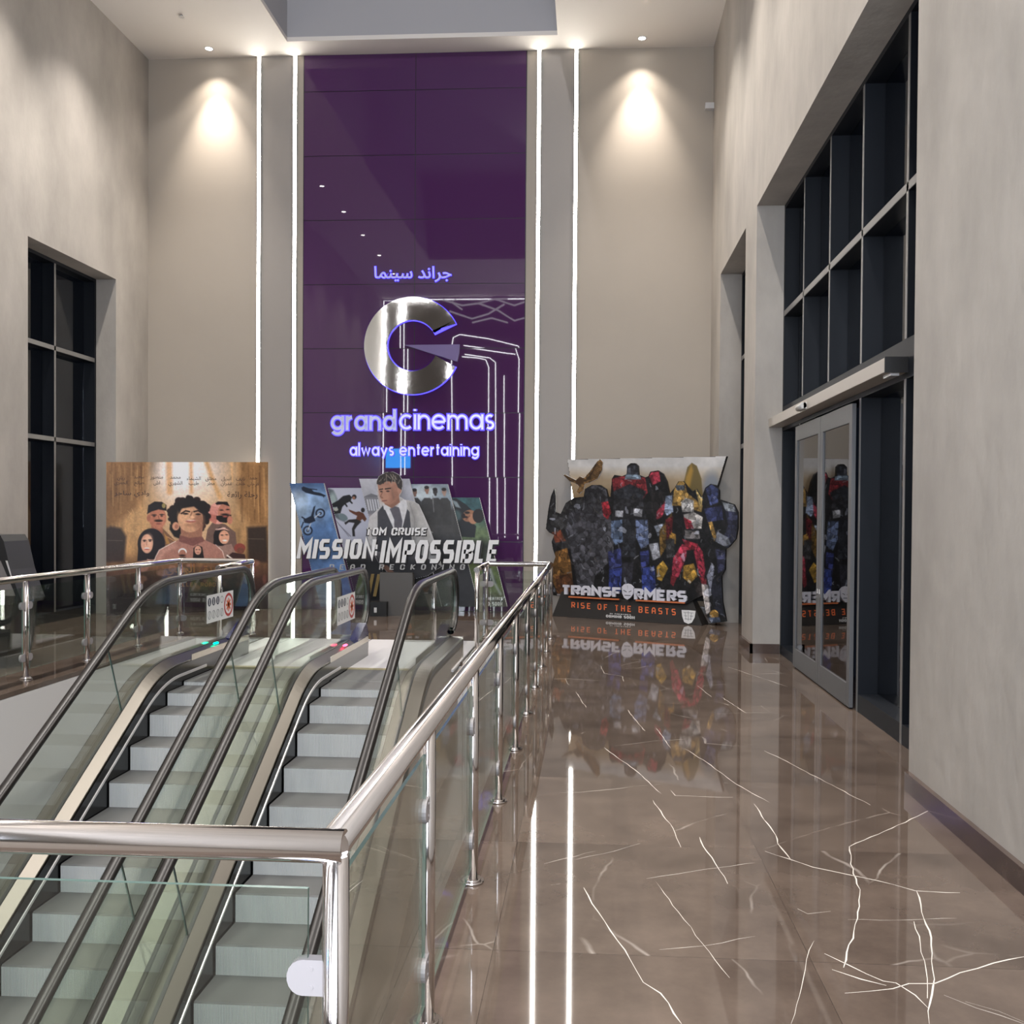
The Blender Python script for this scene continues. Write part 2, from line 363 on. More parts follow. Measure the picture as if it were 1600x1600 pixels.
m = MB(); m.box((XL-.6, YN-.3, -.05), (XR+.6, YN, ZC)); tag(m.build('wall_rear', mat('rear_wall_paint', (.30, .28, .27), .5)), kind='structure')
RX0, RX1, RY0, RY1, RZ = -5.69, -.68, 3.0, 17.43, 13.0
m = MB()
for a, b in (((XL-.6, YN-.3), (RX0, YB+.3)), ((RX1, YN-.3), (XR+.6, YB+.3)), ((RX0, YN-.3), (RX1, RY0)), ((RX0, RY1), (RX1, YB+.3))):
    m.box((*a, ZC), (*b, ZC+.08))
tag(m.build('ceiling', ceil_m), kind='structure')
m = MB()
m.box((RX0-.1, RY0-.1, ZC+.08), (RX0, RY1+.1, RZ)); m.box((RX1, RY0-.1, ZC+.08), (RX1+.1, RY1+.1, RZ)); m.box((RX0, RY0-.1, ZC+.08), (RX1, RY0, RZ)); m.box((RX0, RY1, ZC+.08), (RX1, RY1+.1, RZ))
m.box((RX0-.1, RY0-.1, RZ), (RX1+.1, RY1+.1, RZ+.1))
tag(m.build('ceiling_recess', soffit), kind='structure')
# grey bands between the light strips
m = MB(); m.box((-6.36, YB-.012, 0), (-5.77, YB, ZC)); tag(m.build('trim_1', pilaster), kind='structure')
m = MB(); m.box((-.985, YB-.012, 0), (-.39, YB, ZC)); tag(m.build('trim_2', pilaster), kind='structure')
# skirting
m = MB(); m.box((XR-.035, YN, 0), (XR, DY0-.02, .13)); m.box((XR-.035, DY1-.035, 0), (XR, WY0, .13)); m.box((XR-.035, DY1-.035, 0), (XR+.36, DY1, .13)); m.box((XR-.035, WY1, 0), (XR, YB, .13))
tag(m.build('baseboard_right', skirting), kind='structure')
m = MB(); m.box((XL, YN, 0), (XL+.035, WY0, .13)); m.box((XL, WY1, 0), (XL+.035, YB, .13)); tag(m.build('baseboard_left', skirting), kind='structure')
m = MB(); m.box((XL+.04, YB-.035, 0), (-6.48, YB, .16)); m.box((-.28, YB-.035, 0), (XR-.04, YB, .16)); tag(m.build('baseboard_back', skirting), kind='structure')

# ------------------------------------------------------------------ windows
def glazing(name, side, ys, y0, y1, z0, ztop, zs, gmat):
    """frame plane .37 m behind the wall face; mullions reach outwards, the pane sits at their back"""
    sgn = 1 if side == 'right' else -1
    xf = (XR if side == 'right' else XL) + sgn*.37; xb = xf + sgn*.2
    lo, hi = min(xf, xb), max(xf, xb)
    def face(mb, ya, yb, za, zb):                  # deep dark box with a paler front strip
        mb.box((lo, ya, za), (hi, yb, zb), 0)
        mb.box((xf-.004, ya+.004, za+.004), (xf+.004, yb-.004, zb-.004), 1)
    root = tag(thing(name, loc=(xf, (y0+y1)/2, 0), label=None, cat=None), kind='structure')
    m = MB(); w = .055
    for a, b in ((y0, y0+w), (y1-w, y1)): m.box((lo, a, z0), (hi, b, ztop), 0)
    m.box((lo, y0+w, ztop-w), (hi, y1-w, ztop), 0); m.box((lo, y0+w, z0), (hi, y1-w, z0+.16), 0)
    keep(m.build('frame', [darkframe, mull]), root)
    for y in ys:
        m = MB(); face(m, y-.028, y+.028, z0+.16, ztop-w); keep(m.build('mullion', [darkframe, mull]), root)
    for z in zs:
        m = MB(); face(m, y0+w, y1-w, z-.04, z+.04); keep(m.build('transom', [darkframe, mull]), root)
    m = MB(); m.box((xb-.012, y0+w, z0+.16), (xb-.002, y1-w, ztop-w)); keep(m.build('pane', gmat), root)
    return root
glazing('window_1', 'left', [15.42], WY0, WY1, 0, WZ, [4.58, 3.06], g_win)
glazing('window_2', 'right', [15.42], WY0, WY1, 0, WZ, [4.58, 3.06], g_win)
g = glazing('window_3', 'right', [8.05, 9.36, 10.62, 11.9], DY0, DY1, 3.19, DZ, [4.6], g_win)
# lower part of the entrance bay: side light, posts, sliding leaves
xf = XR + .37
root = tag(thing('door_1', None, None, (xf, 10.7, 0)), kind='structure')
m = MB()
m.box((xf, DY0, 0), (xf+.2, DY0+.055, 3.19)); m.box((xf, DY1-.055, 0), (xf+.2, DY1, 3.19)); m.box((xf, DY0, 3.02), (xf+.2, DY1, 3.19))
m.box((xf, 8.08, 0), (xf+.2, 9.33, .17)); m.box((xf, DY0, 0), (xf+.2, 8.02, .17)); m.box((xf, 12.05, 0), (xf+.2, DY1, .12))
keep(m.build('frame', darkframe), root)
for y in (8.05, 9.36, 12.02):
    m = MB(); m.box((xf, y-.03, 0), (xf+.2, y+.03, 3.02), 0); m.box((xf-.004, y-.024, 0), (xf+.002, y+.024, 3.02), 1)
    keep(m.build('mullion', [darkframe, mull]), root)
for a, b in ((DY0+.05, 8.02), (8.08, 9.33), (12.05, DY1-.05)):
    m = MB(); m.box((xf+.185, a, .1), (xf+.195, b, 3.02)); keep(m.build('side_pane', g_win), root)
for a, b in ((9.44, 10.72), (10.73, 12.02)):
    m = MB(); x0, x1 = xf-.055, xf-.015; st = .105
    m.box((x0, a, .015), (x1, a+st, 2.98)); m.box((x0, b-st, .015), (x1, b, 2.98)); m.box((x0, a+st, .015), (x1, b-st, .24)); m.box((x0, a+st, 2.80), (x1, b-st, 2.98))
    leaf = keep(m.build('door_leaf', doorframe, bevel=.003), root)
    m = MB(); m.box((xf-.04, a+st, .24), (xf-.03, b-st, 2.80)); pn = m.build('pane', g_door); pn.parent = leaf
    m = MB(); m.box((xf-.06, (b-.05 if a < 10 else a+.03), 1.02), (xf-.055, (b-.03 if a < 10 else a+.05), 1.07)); lk = m.build('lock', alu); lk.parent = leaf
# operator box over the doors
op = thing('door_operator', 'long pale sliding door operator box above the glass entrance doors', 'door operator', (XR+.28, 10.5, 3.07))
m = MB(); m.box((XR+.185, 8.0, 3.07), (xf, DY1-.01, 3.19), 0); keep(m.build('cover', canopy_m, bevel=.004), op)
m = MB(); m.box((XR+.183, 7.985, 3.065), (xf, 8.0, 3.195), 0); keep(m.build('end_cap', black_card), op)
m = MB(); m.box((XR+.24, 8.02, 3.045), (XR+.31, 8.22, 3.07), 0); keep(m.build('safety_beam', alu), op)
m = MB(); m.tube([(XR+.15, 10.82, 3.115), (XR+.15, 11.12, 3.115)], .035, 12); m.box((XR+.15, 10.82, 3.08), (XR+.186, 11.12, 3.15)); keep(m.build('motion_sensor', mat('sensor_grey', (.75, .74, .72), .4)), op)

# ------------------------------------------------------------------ light strips on the far wall
STR = [(-6.41, 'outermost light strip left of the purple glass, beside the desert film board'), (-5.71, 'light strip touching the left edge of the purple glass'),
       (-1.038, 'light strip touching the right edge of the purple glass'), (-.341, 'outermost light strip right of the purple glass, behind the machine film standee')]
for x, lab in STR:
    t = thing('light_strip', 'tall thin glowing ' + lab, 'light strip', (x, YB, 0), 'vertical light strips on the far wall')
    m = MB()
    m.box((x-.044, YB-.028, 0), (x-.034, YB-.013, ZC-.004)); m.box((x+.034, YB-.028, 0), (x+.044, YB-.013, ZC-.004)); m.box((x-.044, YB-.0128, 0), (x+.044, YB-.0121, ZC-.004))
    keep(m.build('channel', guide_m), t)
    m = MB(); m.box((x-.031, YB-.026, 0.0), (x+.031, YB-.0126, ZC-.004)); keep(m.build('diffuser', led), t)

# ------------------------------------------------------------------ ceiling fittings
n = 0
for x, side in ((-7.25, 'left'), (.86, 'right')):
    for k in range(8):
        y = 17.62 - 2.3*k
        if k == 0: lab = 'glowing ceiling downlight washing the far wall above the %s' % ('desert film board' if side == 'left' else 'machine film standee')
        else: lab = 'recessed white ceiling downlight further along the %s row' % side
        t = thing('downlight', lab, 'downlight', (x, y, ZC), 'ceiling downlights in the %s row' % side if k else 'downlights washing the far wall')
        m = MB(); a = [(.085*math.cos(i*math.pi/12), .085*math.sin(i*math.pi/12)) for i in range(24)]; b = [(.062*c/.085, .062*s/.085) for c, s in a]
        m.add([(x+p, y+q, ZC-.008) for p, q in a] + [(x+p, y+q, ZC-.008) for p, q in b] + [(x+p, y+q, ZC) for p, q in a],
              [(i, (i+1) % 24, 24+(i+1) % 24, 24+i) for i in range(24)] + [(i, (i+1) % 24, 48+(i+1) % 24, 48+i) for i in range(24)])
        keep(m.build('trim_ring', white), t)
        m = MB(); m.add([(x+p, y+q, ZC-.006) for p, q in b], [tuple(range(24))]); keep(m.build('lens', spot_glow), t)
        if k == 0:
            keep(lamp('beam', 'SPOT', (x, y, ZC-.03), P_WASH_CORE, WARM, None, .03, 60, .95), t)
            keep(lamp('spill', 'SPOT', (x, y, ZC-.03), P_WASH_WIDE, WARM, None, .03, 100, .8), t)
        else:
            keep(lamp('beam', 'SPOT', (x, y, ZC-.03), P_DOWN, (1, .945, .89), None, .05, 95, 1.0), t)
for (x, y, lab) in ((-7.25, 16.42, 'tiny sprinkler head in the ceiling left of the recess'), (.86, 16.3, 'tiny sprinkler head in the ceiling right of the recess')):
    m = MB(); m.tube([(x, y, ZC), (x, y, ZC-.03)], .02, 10); m.tube([(x, y, ZC-.03), (x, y, ZC-.036)], .05, 12)
    tag(m.build('sprinkler', alu), lab, 'sprinkler')
m = MB(); m.box((2.05, YB-.12, 9.39), (XR, YB, 9.50)); m.box((2.07, YB-.125, 9.41), (2.19, YB-.12, 9.48)); tag(m.build('wall_sensor', white, bevel=.006), 'small white sensor box high in the right corner of the far wall', 'sensor')

# ------------------------------------------------------------------ purple glass cladding
PX0, PX1 = -5.535, -1.278
cl = thing('glass_cladding', 'tall deep purple mirror-glossy glass cladding between the light strips', 'wall cladding', ((PX0+PX1)/2, YB-.02, 0))
zj = [0.0] + [1.33+1.222*i for i in range(8)] + [ZC]
xm = -3.38
for i in range(len(zj)-1):
    for a, b in ((PX0, xm), (xm, PX1)):
        cxp, czp = (a+b)/2, (zj[i]+zj[i+1])/2; w, h = (b-a)/2-.006, (zj[i+1]-zj[i])/2-.006
        tx, tz = random.uniform(-.0022, .0022), random.uniform(-.0016, .0016)
        m = MB(); nx, nz = 10, 6                   # slightly bowed sheet
        ph, am = random.uniform(0, 6), random.uniform(.0002, .0007)
        vs_ = []
        for q in range(nz+1):
            for p in range(nx+1):
                u, v = -1+2*p/nx, -1+2*q/nz
                vs_.append((cxp+u*w, YB-.022+u*w*tx+v*h*tz+am*math.sin(3*v+ph)+am*math.sin(2.2*u+ph), czp+v*h))
        m.add(vs_, [(q*(nx+1)+p, q*(nx+1)+p+1, (q+1)*(nx+1)+p+1, (q+1)*(nx+1)+p) for q in range(nz) for p in range(nx)], 0, True)
        o = m.build('panel', purple, fix=False); keep(o, cl)
m = MB(); m.box((PX0-.01, YB-.014, 0.002), (PX1+.01, YB-.002, ZC-.002)); keep(m.build('backing', seam), cl)

# ------------------------------------------------------------------ stroke lettering
def arc(cx, cy, r, a0, a1, n=18, ry=None):
    ry = ry or r
    return [(cx+r*math.cos(math.radians(a0+(a1-a0)*i/n)), cy+ry*math.sin(math.radians(a0+(a1-a0)*i/n))) for i in range(n+1)]
LOWER = {'a': (1.0, [arc(.5, .5, .5, 0, 360, 28), [(1, 1.0), (1, 0)]]), 'c': (.9, [arc(.5, .5, .5, 45, 315, 24)]),
 'd': (1.0, [arc(.5, .5, .5, 0, 360, 28), [(1, 1.55), (1, 0)]]), 'e': (1.0, [arc(.5, .5, .5, 0, 320, 26) , [(0, .5), (1, .5)]]),
 'g': (1.0, [arc(.5, .5, .5, 0, 360, 28), [(1, 1.0), (1, 0)] + arc(.5, 0, .5, 0, -150, 14, .45)]), 'i': (.0, [[(0, 1), (0, 0)], [(0, 1.34), (0, 1.5)]]),
 'l': (.0, [[(0, 1.55), (0, 0)]]), 'n': (.85, [[(0, 1), (0, 0)], [(0, .55)] + arc(.425, .55, .425, 180, 0, 14) + [(.85, 0)]]),
 'm': (1.5, [[(0, 1), (0, 0)], [(0, .6)] + arc(.375, .6, .375, 180, 0, 12) + [(.75, 0)], [(.75, .6)] + arc(1.125, .6, .375, 180, 0, 12) + [(1.5, 0)]]),
 'r': (.40, [[(0, 1), (0, 0)], [(0, .5)] + arc(.5, .5, .5, 180, 95, 8)]),
 's': (.6, [arc(.3, .75, .27, 40, 270, 14, .25) + arc(.3, .25, .28, 90, -140, 14, .25)]), 't': (.42, [[(.22, 1.45), (.22, 0)], [(0, 1), (.5, 1)]]),
 'w': (1.3, [[(0, 1), (.33, 0), (.65, 1), (.97, 0), (1.3, 1)]]), 'y': (.9, [[(0, 1), (.45, 0)], [(.9, 1), (.25, -.45)]]), ' ': (.25, [])}
UP = {'A': [[(0,0),(0,.72),(.28,1),(.72,1),(1,.72),(1,0)],[(0,.4),(1,.4)]], 'B': [[(0,0),(0,1),(.8,1),(1,.85),(1,.65),(.8,.5),(0,.5)],[(.8,.5),(1,.35),(1,.15),(.8,0),(0,0)]],
 'C': [[(1,.7),(1,.85),(.82,1),(.18,1),(0,.85),(0,.15),(.18,0),(.82,0),(1,.15),(1,.3)]], 'D': [[(0,0),(0,1),(.78,1),(1,.82),(1,.18),(.78,0),(0,0)]],
 'E': [[(1,1),(0,1),(0,0),(1,0)],[(0,.5),(.85,.5)]], 'F': [[(1,1),(0,1),(0,0)],[(0,.48),(.8,.48)]], 'G': [[(1,.72),(1,.85),(.82,1),(.18,1),(0,.85),(0,.15),(.18,0),(.82,0),(1,.15),(1,.48),(.55,.48)]],
 'H': [[(0,0),(0,1)],[(1,0),(1,1)],[(0,.5),(1,.5)]], 'I': [[(.5,0),(.5,1)]], 'K': [[(0,0),(0,1)],[(1,1),(.15,.5),(1,0)]], 'L': [[(0,1),(0,0),(1,0)]],
 'M': [[(0,0),(0,1),(.5,.4),(1,1),(1,0)]], 'N': [[(0,0),(0,1),(1,0),(1,1)]], 'O': [[(.2,0),(0,.18),(0,.82),(.2,1),(.8,1),(1,.82),(1,.18),(.8,0),(.2,0)]],
 'P': [[(0,0),(0,1),(.8,1),(1,.85),(1,.6),(.8,.45),(0,.45)]], 'R': [[(0,0),(0,1),(.8,1),(1,.85),(1,.6),(.8,.45),(0,.45)],[(.5,.45),(1,0)]],
 'S': [[(1,1),(.16,1),(0,.88),(0,.62),(.14,.5),(.86,.5),(1,.38),(1,.12),(.84,0),(0,0)]], 'T': [[(0,1),(1,1)],[(.5,1),(.5,0)]],
 'U': [[(0,1),(0,.15),(.2,0),(.8,0),(1,.15),(1,1)]], 'V': [[(0,1),(.5,0),(1,1)]], 'Y': [[(0,1),(.5,.5),(1,1)],[(.5,.5),(.5,0)]], ':': [[(.5,.12),(.5,.3)],[(.5,.62),(.5,.8)]], ' ': []}
def stroke_polys(pl, w, lim=.42):
    """outline quads of a polyline with mitred joins"""
    closed = len(pl) > 2 and abs(pl[0][0]-pl[-1][0]) < 1e-6 and abs(pl[0][1]-pl[-1][1]) < 1e-6
    pl = [q for i, q in enumerate(pl) if i == 0 or math.hypot(q[0]-pl[i-1][0], q[1]-pl[i-1][1]) > 1e-6]
    P = [np.array(p, float) for p in (pl[:-1] if closed else pl)]; n = len(P); L_ = []; R_ = []
    for i in range(n):
        a = P[i-1] if (closed or i) else None; b = P[(i+1) % n] if (closed or i < n-1) else None
        d1 = (P[i]-a)/max(1e-9, np.linalg.norm(P[i]-a)) if a is not None else None
        d2 = (b-P[i])/max(1e-9, np.linalg.norm(b-P[i])) if b is not None else None
        if d1 is None: d1 = d2
        if d2 is None: d2 = d1
        n1 = np.array((-d1[1], d1[0])); n2 = np.array((-d2[1], d2[0])); s = n1+n2
        if np.linalg.norm(s) < 1e-6: s = n1
        s = s/np.linalg.norm(s); k = w/2/max(lim, s@n1); L_.append(P[i]+s*k); R_.append(P[i]-s*k)
    return [(R_[i], R_[(i+1) % n], L_[(i+1) % n], L_[i]) for i in range(n if closed else n-1)]
def lower_text(s, w, gap):
    x = 0; out = []
    for ch in s:
        adv, st = LOWER[ch]
        for pl in st:
            pl = list(pl)
            if ch not in 'wyts':                    # stems reach the same heights as the bowls
                for e, o in ((0, 1), (-1, -2)):
                    if abs(pl[e][0]-pl[o][0]) < 1e-6 and abs(pl[e][1]-pl[o][1]) > 1e-3 and pl[e][1] in (0, 1.0, 1.55): pl[e] = (pl[e][0], pl[e][1]+(w*.5 if pl[e][1] > .5 else -w*.5))
            if ch in 'ad' and len(pl) > 10: pl = [(.02+q[0]*.93, q[1]) for q in pl]
            out += [[(p[0]+x, p[1]) for p in q] for q in stroke_polys(pl, w, .8)]
        x += adv + (gap if ch != ' ' else gap)
    return out
def upper_text(s, wl, w, gap, wide=None, hw=None):
    """blocky capitals: letter width wl, height 1, vertical stroke w"""
    x = 0; out = []; wide = wide or {}
    for ch in s:
        lw = wl*{'M': 1.25, 'N': 1.05, 'I': .0, ':': .0, ' ': .55, 'L': .9}.get(ch, 1.0)
        if ch in 'I:': lw = w
        for pl in UP[ch]:
            q = [(x+w/2+px*(lw-w) if lw > w else x+w/2, w/2*.8+py*(1-w*.8)) for px, py in pl]
            # butt ends at the top and bottom line
            for e, o in ((0, 1), (-1, -2)):
                if len(q) > 1 and not (abs(q[0][0]-q[-1][0]) < 1e-6 and abs(q[0][1]-q[-1][1]) < 1e-6):
                    d = np.array(q[e])-np.array(q[o]); d = d/max(1e-9, np.linalg.norm(d))
                    if abs(d[1]) > .9: q[e] = (q[e][0], q[e][1]+(w*.4 if d[1] > 0 else -w*.4))
            out += [[tuple(p) for p in k] for k in stroke_polys(q, w)]
        x += lw + gap
    return out
def bounds(polys):
    a = np.array([p for q in polys for p in q]); return a.min(0), a.max(0)
def text_mesh_polys(s, bold=0.0, res=3):
    """filled outlines of a string in the built-in face"""
    c = bpy.data.curves.new('type', 'FONT'); c.body = s; c.resolution_u = res; c.offset = bold
    o = bpy.data.objects.new('type', c); COL.objects.link(o); bpy.context.view_layer.update()
    me = o.to_mesh(); polys = [[tuple(me.vertices[i].co[:2]) for i in p.vertices] for p in me.polygons]
    o.to_mesh_clear(); bpy.data.objects.remove(o); bpy.data.curves.remove(c); return polys
AR = dict(zip('ا ب ت ج ح خ د ر س ش ص ط ع ف ق ك ل م ن ه و ي ى ة ء أ ئ'.split(),
  [(0xFE8D,0xFE8E),(0xFE8F,4),(0xFE95,4),(0xFE9D,4),(0xFEA1,4),(0xFEA5,4),(0xFEA9,2),(0xFEAD,2),(0xFEB1,4),(0xFEB5,4),(0xFEB9,4),(0xFEC1,4),(0xFEC9,4),(0xFED1,4),(0xFED5,4),(0xFED9,4),(0xFEDD,4),(0xFEE1,4),(0xFEE5,4),(0xFEE9,4),(0xFEED,2),(0xFEF1,4),(0xFEEF,2),(0xFE93,2),(0xFE80,1),(0xFE83,2),(0xFE89,4)]))
def arabic(s):
    out = []
    for w in s.split(' '):
        g = ''
        for i, ch in enumerate(w):
            base, k = AR[ch]; k = 2 if k > 4 else k
            pj = i > 0 and AR[w[i-1]][1] == 4; nj = i < len(w)-1 and k == 4 and AR[w[i+1]][1] != 1
            code = base + ((3 if nj else 1) if pj and k > 1 else (2 if nj else 0)); g += chr(code)
        out.append(g)
    return ' '.join(out)[::-1]
def quad_map(polys, corners):
    """map flat outlines into four 3-D corners TL, TR, BR, BL"""
    lo, hi = bounds(polys); TL, TR, BR, BL = [Vector(c) for c in corners]; out = []
    for q in polys:
        r = []
        for p in q:
            u, v = (p[0]-lo[0])/(hi[0]-lo[0]), (p[1]-lo[1])/(hi[1]-lo[1])
            r.append(BL.lerp(BR, u).lerp(TL.lerp(TR, u), v))
        out.append(r)
    return out
def letters(mb, polys, corners, vec, mi=0, mis=None):
    for q in quad_map(polys, corners): mb.slab(q, vec, mi, mis)
def flat_letters(mb, polys, corners, off, mi=0):
    for q in quad_map(polys, corners): mb.add([p+Vector(off) for p in q], [tuple(range(len(q)))], mi)

# ------------------------------------------------------------------ illuminated sign on the purple glass
sign_face = mat('sign_face', (.78, .78, .82), .25, .35, emit=(.6, .6, 1.0), estr=.12)
sign_lit = mat('sign_lit_face', (.72, .72, .85), .3, .2, emit=(.55, .55, 1.0), estr=.55)
halo_m = emissive('blue_halo', (.07, .055, 1.0), 2.6)
lilac = mat('lilac_acrylic', (.47, .40, .60), .35)
def wallquad(l, t, r_, b, y): return [at(l, t, Y=y), at(r_, t, Y=y), at(r_, b, Y=y), at(l, b, Y=y)]
YS = YB-.06
def halo_sign(name, label, groups, mats_, depth=.035):
    o = None
    t = thing(name, label, 'sign', (0, 0, 0))
    f = MB(); h = MB()
    for (face, halo, q, mi) in groups:
        lo, hi = bounds(face)
        TL, TR, BR, BL = q
        def mp(polys, dy):
            out = []
            for pl in polys:
                out.append([BL.lerp(BR, (p[0]-lo[0])/(hi[0]-lo[0])).lerp(TL.lerp(TR, (p[0]-lo[0])/(hi[0]-lo[0])), (p[1]-lo[1])/(hi[1]-lo[1])) + Vector((0, dy, 0)) for p in pl])
            return out
        for pl in mp(face, 0): f.slab(pl, (0, depth*.6, 0), mi)
        for pl in mp(halo, depth*.6): h.add(pl, [tuple(range(len(pl)))])
    c = sum((Vector(v) for v in f.v), Vector())/len(f.v); t.location = (c.x, YB, c.z); bpy.context.view_layer.update()
    keep(f.build('lettering', mats_), t); keep(h.build('halo_lettering', halo_m), t)
    return t
grand = lower_text('grand', .25, .42); grand_h = lower_text('grand', .43, .42)
cin = lower_text('cinemas', .17, .32); cin_h = lower_text('cinemas', .36, .32)
alw = lower_text('always entertaining', .2, .44); alw_h = lower_text('always entertaining', .42, .44)
halo_sign('wordmark_sign', 'halo-lit grandcinemas letters on the purple glass, below the round logo', [(grand, grand_h, wallquad(517, 640, 618.5, 680, YS), 0), (cin, cin_h, wallquad(624, 639, 772, 671, YS), 1)], [sign_face, sign_lit])
halo_sign('tagline_sign', 'small halo-lit always entertaining letters below the larger wordmark', [(alw, alw_h, wallquad(546.5, 692, 748, 717, YS), 0)], [sign_lit])
ar = text_mesh_polys(arabic('جراند سينما'), .0); ar_h = text_mesh_polys(arabic('جراند سينما'), .028)
halo_sign('arabic_sign', 'halo-lit Arabic lettering on the purple glass, above the round logo', [(ar, ar_h, wallquad(585, 416, 705, 440, YS), 0)], [sign_face])
# round logo
def pxm(x, y): return at(x, y, Y=YS)
c0 = pxm(644.6, 540.3); ro = (pxm(720, 540)-pxm(569.3, 540)).length/2; ri = (pxm(683.6, 540)-pxm(605.2, 540)).length/2
def ringpoly(ro, ri, a0, a1, n=70, tipa=None):
    return [(ro*math.cos(math.radians(a0+(a1-a0)*i/n)), ro*math.sin(math.radians(a0+(a1-a0)*i/n))) for i in range(n+1)], [(ri*math.cos(math.radians(a0+(a1-a0)*i/n)), ri*math.sin(math.radians(a0+(a1-a0)*i/n))) for i in range(n+1)]
lg = thing('logo_sign', 'large mirror-chrome open ring logo with a lilac wedge on the purple glass', 'sign', (c0.x, YB, c0.z))
m = MB()
oa, ia = ringpoly(ro, ri, 26, 334)
n = len(oa)
ia[0] = ((675-644.6)*ro/75.4, (540.3-518)*ro/75.4); ia[-1] = ((680.5-644.6)*ro/75.4, (540.3-555.7)*ro/75.4)
for (y, flip) in ((YS-.03, 0), (YS+.02, 1)):
    m.add([(c0.x+p[0], y, c0.z+p[1]) for p in oa] + [(c0.x+p[0], y, c0.z+p[1]) for p in ia], [(i, i+1, n+i+1, n+i) for i in range(n-1)])
for k, ar_ in ((0, oa), (1, ia)):
    m.add([(c0.x+p[0], YS-.03, c0.z+p[1]) for p in ar_] + [(c0.x+p[0], YS+.02, c0.z+p[1]) for p in ar_], [(i, i+1, n+i+1, n+i) for i in range(n-1)])
for i in (0, n-1):
    a, b = oa[i], ia[i]; m.add([(c0.x+a[0], YS-.03, c0.z+a[1]), (c0.x+b[0], YS-.03, c0.z+b[1]), (c0.x+b[0], YS+.02, c0.z+b[1]), (c0.x+a[0], YS+.02, c0.z+a[1])], [(0, 1, 2, 3)])
keep(m.build('ring', chrome), lg)
m = MB(); oh, ih = ringpoly(ro+.011, ri-.011, 25.5, 334.5)
m.add([(c0.x+p[0], YS+.025, c0.z+p[1]) for p in oh] + [(c0.x+p[0], YS+.025, c0.z+p[1]) for p in ih], [(i, i+1, len(oh)+i+1, len(oh)+i) for i in range(len(oh)-1)])
keep(m.build('halo', halo_m), lg)
m = MB(); m.slab([pxm(632, 539), pxm(718, 538), pxm(717.5, 551), pxm(714.5, 565)], (0, .04, 0)); keep(m.build('wedge', lilac), lg)

